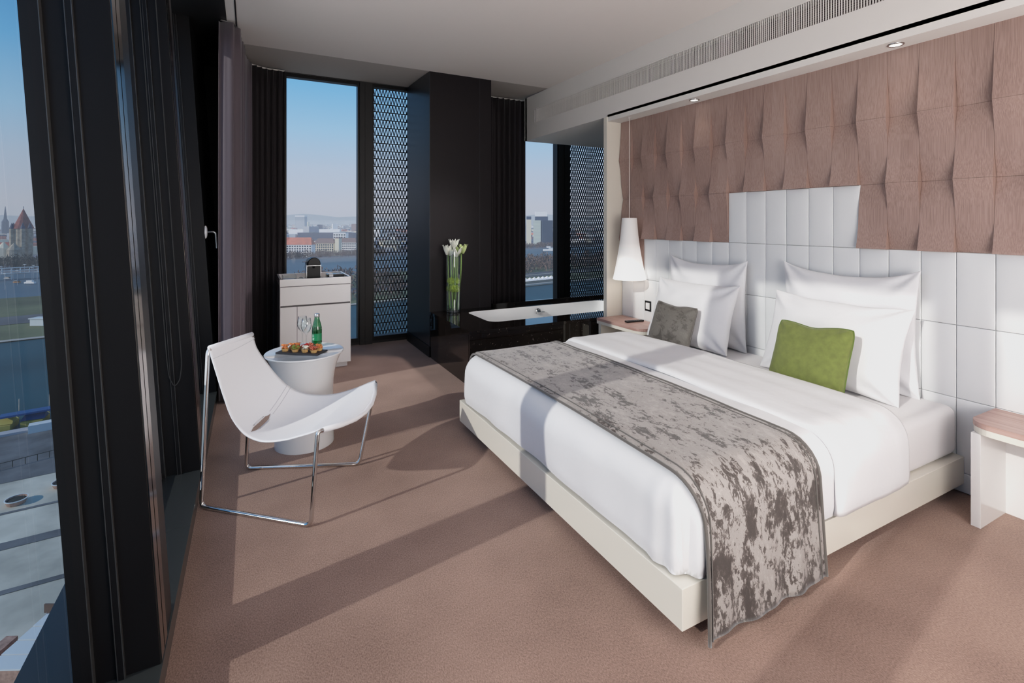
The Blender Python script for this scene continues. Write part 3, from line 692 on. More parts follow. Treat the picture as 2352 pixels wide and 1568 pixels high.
sling = obj('leather_sling', MB().add(V,F), M['leather'], lc, smooth=True, solid=.006, weld=.0005)
# hems wrapped round the bars
h1 = MB().tube([TBN.lerp(TBF,t)+Vector((0,0,.001)) for t in (.03,.25,.5,.75,.97)], .0135, 12)
obj('back_hem', h1, M['leather'], lc, smooth=True)
h2 = MB().tube([bow[0].lerp(TFN,.3)]+bow[1:-1]+[bow[-1].lerp(TFF,.3)], .0140, 12); obj('front_hem', h2, M['leather'], lc, smooth=True)
for off in (2,): 
    obj('stitch_line', MB().tube([slp(off+1,t)+Vector((.003,0,.0015)) for t in [i/12 for i in range(13)]], .0012, 5), M['stitch'], lc)
obj('stitch_line', MB().tube([slp(ic+1,t)+Vector((0,0,.002)) for t in [.54+.46*i/12 for i in range(13)]], .0014, 5), M['stitch'], lc)
obj('stitch_line', MB().tube([slp(ic-1,t)+Vector((.002,0,.002)) for t in [.54+.46*i/12 for i in range(13)]], .0014, 5), M['stitch'], lc)

# ------------------------------------------------------------------ bed
FX0,FX1,FY0,FY1 = 1.300,3.372,1.23,3.27
bd = thing('bed', 'king size bed with cream lacquered base and white mattress', 'bed', (2.3,2.25,0))
obj('bed_base', B(FX0,FX1,FY0,FY1,.055,.200), M['cream'], bd, bevel=.002)
for (a,b_) in ((1.45,1.42),(1.45,3.05),(3.25,1.34),(3.25,3.05)): obj('leg', MB().obox((a,b_,0),.09,.09,.055), M['blackmatte'], bd)
obj('mattress', B(1.33,FX1-.004,1.255,3.245,.200,.462), M['sheet'], bd, bevel=0, smooth=True)
mo = bpy.data.objects[[o.name for o in bd.children if o.name.startswith('mattress')][0]]
bv = mo.modifiers.new('b','BEVEL'); bv.width = .045; bv.segments = 6
XR,YA,YB = 1.435,1.355,3.145; ZC = .405; RC = .13
def drape(a, b_, r, dmax_far=.40, dmax_near=.40, dmax_foot=.40, flare=0.0, crown=.012):
    dx = max(0, XR-a); dy = max(0, YA-b_) ; sy = -1
    dm = dmax_near
    if b_ > YB: dy = b_-YB; sy = 1; dm = dmax_far
    d = math.hypot(dx,dy)
    zt = ZC+r
    cr = crown*math.sin(PI*min(1,max(0,(b_-YA)/(YB-YA))))
    if d < 1e-9: return Vector((a,b_,zt+cr)), Vector((0,0,1))
    ux,uy = -dx/d, sy*dy/d
    dm = dm*abs(uy)**2+dmax_foot*ux**2; d = min(d,dm)
    arc = r*PI/2
    if d < arc: o_,v_ = r*math.sin(d/r), r*(1-math.cos(d/r)); nn = Vector((ux*math.sin(d/r),uy*math.sin(d/r),math.cos(d/r)))
    else: o_,v_ = r+flare*(d-arc), r+(d-arc); nn = Vector((ux,uy,0))
    return Vector((max(a,XR)+ux*o_, min(max(b_,YA),YB)+uy*o_, zt+cr*(1 if dy==0 else 0)-v_)), nn
def cloth(a0,a1,b0,b1,na,nb,r,wr=.006,wsc=5,hem=.0,sd=0,**k):
    def fn(u,v):
        a = a0+(a1-a0)*u; b_ = b0+(b1-b0)*v
        p,n_ = drape(a,b_,r,**k)
        w = noise.noise(Vector((p.x*wsc+sd,p.y*wsc,p.z*wsc*.7)))*wr + noise.noise(Vector((p.x*2.1+sd,p.y*2.4,p.z*2)))*wr*1.4
        return p+n_*(w+wr)
    return MB().grid(fn,na,nb)
dv = thing('duvet', 'smooth white duvet tucked round the foot end of the bed', 'duvet', (1.9,2.25,.4))
def duv(u,v):
    a = (XR-.405)+(2.72-(XR-.405))*u; b_ = (YA-.405)+(YB+.405-(YA-.405))*v
    p,n_ = drape(a,b_,RC)
    side = 1-n_.z
    w = noise.noise(Vector((p.x*2.3,p.y*2.3,p.z*2.5)))*.009+.005*noise.noise(Vector((p.x*6,p.y*1.8,p.z*4)))
    w += side*.015*noise.noise(Vector((p.x*5,p.y*5,p.z*2)))
    # corner pleat at the near foot corner
    cd = math.hypot(p.x-1.32,p.y-1.25); w += side*.012*math.sin(math.atan2(p.y-YA,p.x-XR)*9)*math.exp(-(cd/.16)**2)
    if p.z < .25: w -= .012*((.25-p.z)/.05)
    return p+n_*(w+.002)
obj('cover', MB().grid(duv,70,110), M['cotton'], dv, smooth=True)
RN0,RN1 = 1.372,2.045
rn = thing('bed_runner', 'grey crushed velvet bed runner draped across the duvet to the floor', 'bed runner', (1.7,2.25,.5))
def run(u,v,off=0):
    a = RN0+(RN1-RN0)*u; b_ = (YA-.60)+(YB+.30-(YA-.60))*v
    p,n_ = drape(a,b_,RC+.014,dmax_near=.615,dmax_far=.30,dmax_foot=.6,flare=.05)
    side = max(0,1-n_.z)*(1 if p.y < 1.5 else .2); low = max(0,min(1,(.42-p.z)/.4))
    w = .004*noise.noise(Vector((p.x*4,p.y*4,1)))+.004
    w += side*low*(.007*math.sin(p.x*24+.8*math.sin(p.x*7))+.004*math.sin(p.x*51+1))+side*low*.014
    if p.y < 1.5: p.x -= low*.045*(1-u)**2
    if p.z < .03: p.z = .012+.3*(p.z-.012)
    return p+n_*(w+off)
obj('velvet_panel', MB().grid(run,64,120), M['velvet'], rn, smooth=True, solid=.007)
for uu in (.0,1.0): obj('edge_binding', MB().tube([run(uu,v/90,.000) for v in range(91)], .0065, 8), M['velvetp'], rn, smooth=True)
for uu in (.045,.955): obj('stitched_seam', MB().tube([run(uu,v/90,.0015) for v in range(91)], .003, 6), M['velvetp'], rn, smooth=True)
TD0,TD1 = 2.17,2.75
td = thing('turned_down_sheet', 'white top sheet folded back across the bed before the pillows', 'sheet', (2.5,2.25,.5))
def tdn(u,v):
    a = TD0+(TD1-TD0)*u; b_ = (YA-.405)+(YB+.405-(YA-.405))*v
    e = min(1,(a-TD0)/.05); e2 = min(1,(TD1-a)/.10)
    lift = .024*math.sqrt(max(0,1-(1-e)**2))
    if v < .3: TDx = .05*(1-v/.3)*math.sin(v*6)
    p,n_ = drape(a,b_,RC+.004)
    lift *= (.55+.45*e2) if e2 < 1 else 1
    w = .005*noise.noise(Vector((p.x*3,p.y*3,5)))+.009*noise.noise(Vector((p.x*8,p.y*1.4,p.z*2+2)))
    if p.z < .25: w -= .010*((.25-p.z)/.05)
    return p+n_*(w+lift)
obj('folded_cotton', MB().grid(tdn,44,100), M['cotton'], td, smooth=True, solid=.012)

def pillow(name, label, base, width, height, th, dx, yaw, mtl, sag=.06, pinch=.07, seed=0, piping=None, group=None, wr=.013, corner=1.3, roll=0):
    rnd_c = .065 if piping else 0
    Ux = Vector((dx,0,math.sqrt(max(.01,height**2-dx**2)))).normalized(); W = Vector((0,1,0))
    W = Matrix.Rotation(yaw,3,'Z') @ W; Ux = Matrix.Rotation(yaw,3,'Z') @ Ux
    N_ = W.cross(Ux); 
    if N_.x > 0: N_ = -N_
    base = Vector(base); n = 34
    def pos(a,b_,sg):
        x = width/2*a*(1-pinch*(1-b_*b_)); zt = b_
        z = height/2*(b_*(1-(pinch*.5 if b_ < 0 else pinch*.3)*(1-a*a)))
        if rnd_c: x *= 1-rnd_c*b_**8; z *= 1-rnd_c*a**8
        z -= sag*(1-a*a)**.8*max(0,(b_+.2)/1.2)**2
        z += .012*noise.noise(Vector((a*1.7+seed,b_*1.7,seed)))
        e = max(0,(1-a*a))**.42*max(0,(1-b_*b_))**.42
        t = th/2*e*(1-.22*b_)
        w = wr*noise.noise(Vector((a*2.2+seed*3,b_*2.8,seed+sg)))*e
        # radial folds running into the corners
        ca,cb = abs(a),abs(b_); q = math.exp(-((1-ca)**2+(1-cb)**2)*4)*corner
        w += wr*.9*q*math.sin(math.atan2(1.15-cb,1.15-ca)*11+seed)*min(1,e*2.2)
        return base + W*x + Ux*(z+height/2) + N_*(sg*t + w) + N_*(-.0)
    V = []; F = []; 
    cosg = lambda i: -math.cos(PI*i/n)
    for sg in (1,-1):
        o0 = len(V)
        for j in range(n+1):
            for i in range(n+1):
                V.append(pos(cosg(i),cosg(j),sg if 0 < i < n and 0 < j < n else 0))
        for j in range(n):
            for i in range(n): F.append((o0+j*(n+1)+i,o0+j*(n+1)+i+1,o0+(j+1)*(n+1)+i+1,o0+(j+1)*(n+1)+i))
    t = thing(name, label, 'pillow' if 'pillow' in name else 'cushion', base, group)
    obj('pillow_cover' if 'pillow' in name else 'cushion_cover', MB().add(V,F), mtl, t, smooth=True, weld=.0004)
    if piping:
        ring = [pos(cosg(i),-1,0) for i in range(n)]+[pos(1,cosg(i),0) for i in range(n)]+[pos(cosg(n-i),1,0) for i in range(n)]+[pos(-1,cosg(n-i),0) for i in range(n)]
        obj('piping', MB().tube(ring,.0045,8,closed=True), piping, t, smooth=True)
    return t
G = 'white pillows propped against the headboard'
pillow('pillow', 'large white pillow upright against the headboard, far side of the bed', (3.297,2.88,.462), .78,.70,.15, .012, .0, M['cotton'], sag=.055, seed=1.3, group=G)
pillow('pillow', 'white pillow leaning behind the grey velvet cushion', (3.06,2.885,.468), .80,.535,.18, .16, .03, M['cotton'], sag=.028, seed=2.1, group=G)
pillow('pillow', 'large white pillow upright against the headboard, near side of the bed', (3.297,1.80,.462), .81,.715,.15, .012, .0, M['cotton'], sag=.06, seed=3.7, group=G)
pillow('pillow', 'white pillow leaning behind the green cushion', (3.06,1.80,.468), .83,.535,.19, .17, -.02, M['cotton'], sag=.022, seed=4.4, group=G)
pillow('cushion', 'small grey crushed velvet cushion with piped edge', (2.885,2.89,.468), .40,.36,.12, .13, .08, M['velvetc'], sag=.03, pinch=.03, seed=5.2, piping=M['velvetp'], wr=.008)
pillow('cushion', 'small olive green cushion with piped edge', (2.835,1.775,.466), .44,.41,.13, .14, .02, M['green'], sag=.025, pinch=.03, seed=6.6, piping=M['greenp'], wr=.008)

# ------------------------------------------------------------------ nightstands
def nightstand(name,label,y0,y1,corner_hi,full):
    t = thing(name,label,'nightstand',(3.2,(y0+y1)/2,0))
    x0 = 3.045; r = .09
    def outline(ins):
        P = []; X0,X1,Ya,Yb = x0+ins,3.371,y0+(ins if not corner_hi else 0),y1-(ins if corner_hi else 0)
        P.append((X1,Ya))
        P.append((X1,Yb))
        if corner_hi:
            for i in range(9): a = PI/2+PI/2*i/8; P.append((X0+r+r*math.cos(a),Yb-r+r*math.sin(a)))
            P.append((X0,Ya))
        else:
            P.append((X0,Yb))
            for i in range(9): a = PI+PI/2*i/8; P.append((X0+r+r*math.cos(a),Ya+r+r*math.sin(a)))
        return P
    obj('wood_top', MB().prism(outline(0),.475,.500), M['woodtop'], t, bevel=.0015)
    obj('white_underlayer', MB().prism(outline(.002),.445,.475), M['cream'], t, bevel=.0015)
    return t
ns = nightstand('nightstand','wall mounted nightstand with pink wood top at the right edge, near side of the bed',.40,1.105,True,True)
obj('side_panel', B(3.055,3.369,1.053,1.090,0,.445), M['lacquer'], ns, bevel=.001)
obj('back_panel', B(3.335,3.369,.42,1.053,0,.445), M['lacquer'], ns)
obj('side_panel', B(3.055,3.369,.42,.457,0,.445), M['lacquer'], ns, bevel=.001)
ns2 = nightstand('nightstand','nightstand with pink wood top and a remote, far side of the bed',3.36,3.990,False,True)
obj('side_panel', B(3.07,3.369,3.955,3.990,0,.445), M['cream'], ns2)
obj('back_panel', B(3.335,3.369,3.42,3.955,0,.445), M['cream'], ns2)
obj('side_panel', B(3.12,3.369,3.41,3.445,0,.445), M['cream'], ns2)
rc = thing('remote_control', 'slim black remote control on the far nightstand', 'remote', (3.235,3.655,.5))
obj('casing', MB().obox((3.235,3.655,.5005),.045,.19,.016,math.radians(-97)), M['black'], rc, bevel=.004)
bm_ = MB(); an = math.radians(-97)
for i in range(6):
    for j in (-1,0,1):
        lx,ly = j*.012,-.06+i*.022; bm_.obox((3.235+lx*math.cos(an)-ly*math.sin(an),3.655+lx*math.sin(an)+ly*math.cos(an),.5165),.007,.007,.001,an)
obj('keys', bm_, M['greymetal'], rc)

# ------------------------------------------------------------------ pendant lamp
px_,py_ = 3.25,3.742
pl = thing('pendant_lamp', 'white bell shaped pendant lamp hanging over the far nightstand', 'pendant lamp', (px_,py_,1.49))
obj('cord', MB().tube([(px_,py_,1.49),(px_,py_,2.464)],.0028,6), mat('cord_white',(.8,.72,.66),.5), pl)
obj('ceiling_cap', MB().lathe((px_,py_,2.455),[(.012,0),(.012,.01)],16), M['ceiling2'], pl)
prf = [(.158,.0),(.150,.035),(.136,.10),(.121,.18),(.107,.26),(.095,.34),(.085,.42),(.078,.50),(.073,.57),(.070,.592)]
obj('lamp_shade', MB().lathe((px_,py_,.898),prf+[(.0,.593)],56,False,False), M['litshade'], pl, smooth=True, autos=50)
obj('bulb', MB().lathe((px_,py_,1.05),[(0,0),(.03,.02),(.035,.05),(.015,.09),(0,.1)],16,False,False), mat('bulb_glow',(1,1,1),.5,emit=(1,.86,.7),es=4), pl, smooth=True)

# ------------------------------------------------------------------ outside: river, banks and city, far below the room
GZ = -45.0; RT = math.radians(-27.7)
def bank(c, x): return c+.197*x
def strip(name, c0, c1, z, mtl, label, x0=-900, x1=1500, kind='structure', n=1):
    V = [(x0,bank(c0,x0),z),(x1,bank(c0,x1),z),(x1,bank(c1,x1),z),(x0,bank(c1,x0),z)]
    o = obj(name, MB().add(V,[(0,1,2,3)]), mtl); o['kind'] = kind; o['label'] = label; return o
E_ = {}
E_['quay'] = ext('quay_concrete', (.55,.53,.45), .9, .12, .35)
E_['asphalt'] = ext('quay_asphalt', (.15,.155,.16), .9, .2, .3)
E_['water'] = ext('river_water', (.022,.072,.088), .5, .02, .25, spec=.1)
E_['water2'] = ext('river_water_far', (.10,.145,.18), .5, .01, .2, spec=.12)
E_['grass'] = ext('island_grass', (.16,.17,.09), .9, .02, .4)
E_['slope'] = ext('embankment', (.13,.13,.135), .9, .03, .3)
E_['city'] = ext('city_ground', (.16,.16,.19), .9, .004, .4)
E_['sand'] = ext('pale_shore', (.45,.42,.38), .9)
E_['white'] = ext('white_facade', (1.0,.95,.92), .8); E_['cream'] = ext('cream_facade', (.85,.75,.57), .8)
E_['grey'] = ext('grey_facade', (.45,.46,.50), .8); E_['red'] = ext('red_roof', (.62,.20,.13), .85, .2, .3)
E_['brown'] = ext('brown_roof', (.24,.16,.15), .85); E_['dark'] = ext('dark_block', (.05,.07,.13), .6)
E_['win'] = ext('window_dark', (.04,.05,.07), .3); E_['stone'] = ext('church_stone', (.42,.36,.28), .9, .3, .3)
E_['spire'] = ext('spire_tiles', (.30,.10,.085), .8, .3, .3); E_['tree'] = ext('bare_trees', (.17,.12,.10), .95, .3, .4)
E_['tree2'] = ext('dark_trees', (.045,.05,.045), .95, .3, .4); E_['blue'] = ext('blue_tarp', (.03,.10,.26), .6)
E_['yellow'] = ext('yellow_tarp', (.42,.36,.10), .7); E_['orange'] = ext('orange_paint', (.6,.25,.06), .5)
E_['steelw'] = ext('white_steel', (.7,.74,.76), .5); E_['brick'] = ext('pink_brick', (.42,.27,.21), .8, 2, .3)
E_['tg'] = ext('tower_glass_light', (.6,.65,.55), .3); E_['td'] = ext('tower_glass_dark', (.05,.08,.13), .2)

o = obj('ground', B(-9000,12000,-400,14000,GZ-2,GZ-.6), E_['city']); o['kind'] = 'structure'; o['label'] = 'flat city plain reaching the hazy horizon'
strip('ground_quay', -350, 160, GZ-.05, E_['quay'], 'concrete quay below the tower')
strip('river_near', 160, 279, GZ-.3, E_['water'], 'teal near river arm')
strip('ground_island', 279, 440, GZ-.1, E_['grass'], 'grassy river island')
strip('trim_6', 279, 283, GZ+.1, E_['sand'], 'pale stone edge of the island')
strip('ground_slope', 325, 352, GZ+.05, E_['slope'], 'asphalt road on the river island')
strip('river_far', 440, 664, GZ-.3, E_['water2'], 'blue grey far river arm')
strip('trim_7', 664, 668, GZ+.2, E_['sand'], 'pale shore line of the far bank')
# asphalt apron of the quay
V = [(-60,118,GZ),(40,118+.197*60,GZ),(40,160+8,GZ),(-60,160-12,GZ)]
o = obj('quay_apron', MB().add(V,[(0,1,2,3)]), E_['asphalt']); o['kind']='structure'
for i,(a,b_,w) in enumerate((((-45,96),(0,99.5),1.1),((-45,84),(0,86.5),.5),((-45,107),(0,111),.35))):
    d = Vector((b_[0]-a[0],b_[1]-a[1],0)).normalized(); n_ = Vector((-d.y,d.x,0))*w
    A_ = Vector((*a,GZ+.02)); B_ = Vector((*b_,GZ+.02))
    o = obj('kerb_strip', MB().add([A_-n_,B_-n_,B_+n_,A_+n_],[(0,1,2,3)]), E_['asphalt']); o['kind']='structure'; o['label']='dark joint line across the quay'
def planter(x,y,lb):
    t = thing('round_planter', lb, 'planter', (x,y,GZ), 'round planters on the quay')
    obj('bowl', MB().lathe((x,y,GZ),[(1.15,0),(1.45,.75),(1.35,.78),(1.25,.6)],20,True,False), E_['brick'], t)
    obj('rim', MB().lathe((x,y,GZ+.7),[(1.46,0),(1.5,.14),(1.34,.14)],20,False,False), E_['steelw'], t)
    obj('soil', MB().lathe((x,y,GZ),[(0,.72),(1.3,.62)],20,False,False), E_['tree2'], t)
planter(-34.3,110.9,'round planter on the quay, the nearer one with its shadow'); planter(-29.4,114.5,'round planter on the quay, the one beside the black fin')
# moored boats under tarps
for i in range(6):
    x = -60+i*5.2; y = bank(163.5,x)
    t = thing('moored_boat', 'yellow boat under a blue tarp moored at the quay, %s' % ['outermost left','second from the left','third from the left','third from the right','second from the right','outermost right'][i], 'boat', (x,y,GZ), 'covered boats moored at the quay')
    obj('hull', MB().prism([(x-1.9,y-3),(x+1.9,y-3),(x+1.9,y+2),(x,y+5),(x-1.9,y+2)],GZ-.3,GZ+1.0), E_['yellow'], t)
    obj('tarp', MB().add([(x-2.1,y-2.4,GZ+1.1),(x+2.1,y-2.4,GZ+1.1),(x+2.1,y+1,GZ+1.1),(x-2.1,y+1,GZ+1.1),(x-1.6,y-.4,GZ+2.3),(x+1.8,y-.4,GZ+2.3)],[(0,1,5,4),(2,3,4,5),(0,4,3),(1,2,5)]), E_['blue' if i%2 else 'yellow'], t)
    obj('mooring_pole', MB().tube([(x+1,y+5,GZ-1),(x+1,y+5,GZ+4.6)],.12,6), E_['sand'], t)
pb = thing('pontoon', 'white floating pontoon cabin beside the covered boats', 'pontoon', (-42,146,GZ))
obj('deck', MB().obox((-44,bank(157,-44),GZ),26,2.4,.5,.197), E_['grey'], pb)
obj('blue_canopy', MB().obox((-38,bank(162,-38),GZ+2.6),24,2.6,.4,.197), E_['blue'], pb)
obj('cabin', MB().obox((-40,bank(155.5,-40),GZ),7,2.2,1.7,.197), E_['steelw'], pb)
fr_ = thing('quay_railing', 'dark post railing along the quay edge', 'railing', (-38,132,GZ))
for i in range(16): x = -48+i*1.6; obj('post', MB().tube([(x,bank(138-i*.25,x)+i*.55-4,GZ),(x,bank(138-i*.25,x)+i*.55-4,GZ+1.3)],.06,4), E_['tree2'], fr_)
rl2 = MB().tube([(-48+i*1.6,bank(138-i*.25,-48+i*1.6)+i*.55-4,GZ+1.25) for i in range(16)],.06,4); obj('handrail', rl2, E_['tree2'], fr_)
# shed with pale roof, brick terraces and sign
sh = thing('quay_shed', 'low shed with pale panelled roof on the quay below', 'shed', (-19.6,68.5,GZ))
obj('shed_wall', MB().obox((-19.6,68.5,GZ),3.6,6.5,3.0,-.45), E_['brick'], sh)
for q in range(4): obj('roof_panel', MB().obox((-19.6+.02+math.sin(.45)*(-2.55+q*1.7)*1.0,68.5+math.cos(.45)*(-2.55+q*1.7),GZ+3.0+.05*q),4.0,1.62,.15,-.45), E_['steelw'], sh)
for q in range(4):
    o = obj('brick_stack', MB().obox((-22.4-q*1.6,69.0+q*.4,GZ),1.2,6.2,1.6+.5*(q%2),-.45), E_['brick']); tag(o,'long stack of pink bricks beside the pale roofed shed','brick stack','brick stacks beside the shed')
sg = thing('quay_sign', 'small brown board on two legs on the quay', 'sign', (-20.4,75.6,GZ))
obj('board', MB().obox((-20.4,75.6,GZ+1.4),1.5,.15,1.0,RT), E_['tree'], sg); obj('leg', MB().obox((-20.8,75.8,GZ),.12,.12,1.5), E_['grey'], sg); obj('leg', MB().obox((-19.9,75.4,GZ),.12,.12,1.5), E_['grey'], sg)

# buildings -----------------------------------------------------------------
def rot(x,y,cx,cy,a=RT): return (cx+x*math.cos(a)-y*math.sin(a), cy+x*math.sin(a)+y*math.cos(a))
def block(name,label,cx,cy,w,d,h,wall,roof,rh,nx,ny,group=None,a=RT,flat=False,ww=1.9,wh=2.0):
    t = thing(name,label,'building',(cx,cy,GZ),group)
    obj('wall', MB().obox((cx,cy,GZ),w,d,h,a), wall, t)
    if flat: obj('roof', MB().obox((cx,cy,GZ+h),w*1.01,d*1.02,rh,a), roof, t)
    else:
        P = [rot(-w/2-.5,-d/2-.8,cx,cy,a),rot(w/2+.5,-d/2-.8,cx,cy,a),rot(w/2+.5,d/2+.8,cx,cy,a),rot(-w/2-.5,d/2+.8,cx,cy,a),rot(-w/2+3,0,cx,cy,a),rot(w/2-3,0,cx,cy,a)]
        V = [(p[0],p[1],GZ+h) for p in P[:4]]+[(p[0],p[1],GZ+h+rh) for p in P[4:]]
        obj('roof', MB().add(V,[(0,1,5,4),(2,3,4,5),(0,4,3),(1,2,5),(0,3,2,1)]), roof, t)
    if nx:
        me = None
        for j in range(ny):
            for i in range(nx):
                x = -w/2+(i+.5)*w/nx; z = h*(j+.6)/(ny+.25); q = rot(x,-d/2-.25,cx,cy,a)
                if me is None:
                    m0 = MB().obox((0,0,-wh/2),ww,.12,wh,a); o = obj('window', m0, E_['win'], None); me = o.data; o.parent = t
                else: o = bpy.data.objects.new('window', me); COL.objects.link(o); o.parent = t
                o.location = Vector((q[0],q[1],GZ+z))-Vector((cx,cy,GZ))
    return t
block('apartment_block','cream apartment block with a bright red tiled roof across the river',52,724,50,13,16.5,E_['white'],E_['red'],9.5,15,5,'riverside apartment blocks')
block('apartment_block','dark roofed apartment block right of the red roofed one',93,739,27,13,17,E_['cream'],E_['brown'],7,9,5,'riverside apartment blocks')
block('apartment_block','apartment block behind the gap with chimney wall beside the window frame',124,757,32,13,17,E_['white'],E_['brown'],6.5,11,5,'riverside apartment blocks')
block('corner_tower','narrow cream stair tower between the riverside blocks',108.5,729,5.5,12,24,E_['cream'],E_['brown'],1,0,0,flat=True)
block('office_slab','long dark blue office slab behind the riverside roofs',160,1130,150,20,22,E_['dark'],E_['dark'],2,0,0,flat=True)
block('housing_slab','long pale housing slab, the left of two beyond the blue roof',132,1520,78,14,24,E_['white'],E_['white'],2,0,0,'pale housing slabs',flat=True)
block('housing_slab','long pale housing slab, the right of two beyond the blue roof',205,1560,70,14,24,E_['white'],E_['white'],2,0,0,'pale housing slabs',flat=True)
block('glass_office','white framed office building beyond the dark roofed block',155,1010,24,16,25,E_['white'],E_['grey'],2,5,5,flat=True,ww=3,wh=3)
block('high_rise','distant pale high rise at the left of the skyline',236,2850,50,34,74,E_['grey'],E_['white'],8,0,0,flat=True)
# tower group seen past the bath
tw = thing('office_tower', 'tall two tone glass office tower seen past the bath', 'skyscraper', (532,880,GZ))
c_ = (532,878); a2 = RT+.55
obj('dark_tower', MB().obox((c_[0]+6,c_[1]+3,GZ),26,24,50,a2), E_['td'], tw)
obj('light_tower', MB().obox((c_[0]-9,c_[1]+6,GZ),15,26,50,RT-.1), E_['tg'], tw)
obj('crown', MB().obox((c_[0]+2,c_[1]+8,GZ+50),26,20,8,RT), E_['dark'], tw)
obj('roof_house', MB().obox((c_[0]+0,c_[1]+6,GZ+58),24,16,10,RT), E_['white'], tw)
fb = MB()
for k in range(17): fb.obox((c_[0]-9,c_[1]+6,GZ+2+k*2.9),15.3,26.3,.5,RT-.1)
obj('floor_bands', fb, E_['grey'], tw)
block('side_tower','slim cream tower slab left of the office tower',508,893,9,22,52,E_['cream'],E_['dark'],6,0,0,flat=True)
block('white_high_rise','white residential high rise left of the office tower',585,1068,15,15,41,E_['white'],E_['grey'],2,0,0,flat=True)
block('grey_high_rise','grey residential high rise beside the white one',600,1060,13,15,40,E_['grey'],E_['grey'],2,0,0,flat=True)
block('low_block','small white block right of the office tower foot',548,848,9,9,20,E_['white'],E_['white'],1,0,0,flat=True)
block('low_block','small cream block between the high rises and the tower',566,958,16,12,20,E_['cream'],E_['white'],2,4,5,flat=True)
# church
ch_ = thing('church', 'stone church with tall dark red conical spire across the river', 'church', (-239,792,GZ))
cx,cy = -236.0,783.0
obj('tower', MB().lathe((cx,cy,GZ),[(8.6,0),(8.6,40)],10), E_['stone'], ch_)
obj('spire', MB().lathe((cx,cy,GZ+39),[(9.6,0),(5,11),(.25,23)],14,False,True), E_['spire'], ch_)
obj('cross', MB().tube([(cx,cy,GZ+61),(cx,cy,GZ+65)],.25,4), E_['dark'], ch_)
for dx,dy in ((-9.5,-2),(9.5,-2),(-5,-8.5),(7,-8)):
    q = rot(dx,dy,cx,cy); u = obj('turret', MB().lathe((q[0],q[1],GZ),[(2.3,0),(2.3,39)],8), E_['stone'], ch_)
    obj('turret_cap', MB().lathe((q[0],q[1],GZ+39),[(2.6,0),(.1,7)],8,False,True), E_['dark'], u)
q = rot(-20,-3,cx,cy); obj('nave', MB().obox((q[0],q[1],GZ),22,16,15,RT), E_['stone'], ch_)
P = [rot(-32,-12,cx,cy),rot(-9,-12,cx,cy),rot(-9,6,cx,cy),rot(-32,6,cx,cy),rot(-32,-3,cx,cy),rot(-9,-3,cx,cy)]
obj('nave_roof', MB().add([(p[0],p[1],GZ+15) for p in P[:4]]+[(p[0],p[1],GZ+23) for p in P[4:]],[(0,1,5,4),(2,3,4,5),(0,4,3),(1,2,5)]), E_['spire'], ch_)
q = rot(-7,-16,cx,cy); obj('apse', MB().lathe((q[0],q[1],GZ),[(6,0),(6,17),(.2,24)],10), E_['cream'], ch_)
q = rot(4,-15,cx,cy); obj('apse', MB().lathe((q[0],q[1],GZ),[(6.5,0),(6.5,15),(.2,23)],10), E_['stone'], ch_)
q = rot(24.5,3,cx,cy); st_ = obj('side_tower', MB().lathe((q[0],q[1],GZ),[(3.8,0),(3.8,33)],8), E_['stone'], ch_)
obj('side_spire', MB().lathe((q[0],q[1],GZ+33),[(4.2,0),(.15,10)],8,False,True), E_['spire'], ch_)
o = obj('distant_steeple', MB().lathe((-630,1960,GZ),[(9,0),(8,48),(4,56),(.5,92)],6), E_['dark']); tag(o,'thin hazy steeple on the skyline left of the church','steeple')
# bridge, road lamps, cars
br = thing('river_bridge', 'white steel railed bridge in front of the church', 'bridge', (-175,540,GZ))
A_ = Vector((-230,520,GZ+5)); B_ = Vector((-152,553,GZ+5)); dd = (B_-A_)
bb = MB(); 
for z in (0,2.2,4.4): bb.tube([A_+Vector((0,0,z)),B_+Vector((0,0,z))],.38,4)
obj('railing_beams', bb, E_['steelw'], br)
pp = MB()
for i in range(17): p = A_+dd*(i/16); pp.tube([p-Vector((0,0,5)) if i%4==0 else p, p+Vector((0,0,4.4))],.32,4)
obj('railing_posts', pp, E_['steelw'], br)
obj('road_deck', MB().add([A_+Vector((-1,8,-.6)),B_+Vector((-1,8,-.6)),B_+Vector((0,-1,-.6)),A_+Vector((0,-1,-.6))],[(0,1,2,3)]), E_['asphalt'], br)
lp = [(-176,540),(-152,493),(-152,521),(-150,466),(-143,500),(-168,560),(-158,545),(-128,470)]
for i,(x,y) in enumerate(lp):
    t = thing('street_lamp','white headed street lamp by the bridge road','street lamp',(x,y,GZ),'street lamps by the bridge road')
    obj('pole', MB().tube([(x,y,GZ),(x,y,GZ+11)],.14,5), E_['grey'], t); obj('lamp_head', MB().obox((x,y,GZ+10.8),1.9,.9,.35,RT), E_['steelw'], t)
for nm,lb_,cat,x,y,m2,L_,H_ in (('car','white car on the road before the bridge','car',-176,552,'white',4.6,1.4),('taxi','orange car on the road before the bridge','car',-158,512,'orange',4.6,1.6),('van','long white van on the road right of the orange car','van',-147,500,'white',7.5,2.4)):
    t = thing(nm,lb_,cat,(x,y,GZ+.1))
    obj('car_body', MB().obox((x,y,GZ+.35),L_,2,H_*.5,RT), E_[m2], t, bevel=.15); obj('cabin', MB().obox((x,y,GZ+.35+H_*.5),L_*.6,1.8,H_*.45,RT), E_['win'] if nm!='van' else E_[m2], t, bevel=.12)
    for s_ in (-1,1):
        q = rot(s_*L_*.32,-.95,x,y); obj('wheel', MB().lathe((0,0,0),[(.36,0),(.36,.25)],12).xf(lambda p,q=q: Vector((q[0]+p.x*math.cos(RT),q[1]+p.x*math.sin(RT)-p.z*.2,GZ+.4+p.y))), E_['dark'], t)
o = obj('river_hut', MB().obox((-84,298,GZ),6,4,3,RT).obox((-84,298,GZ+3),6.8,4.8,.4,RT), E_['steelw']); tag(o,'small white hut on the island shore','hut')
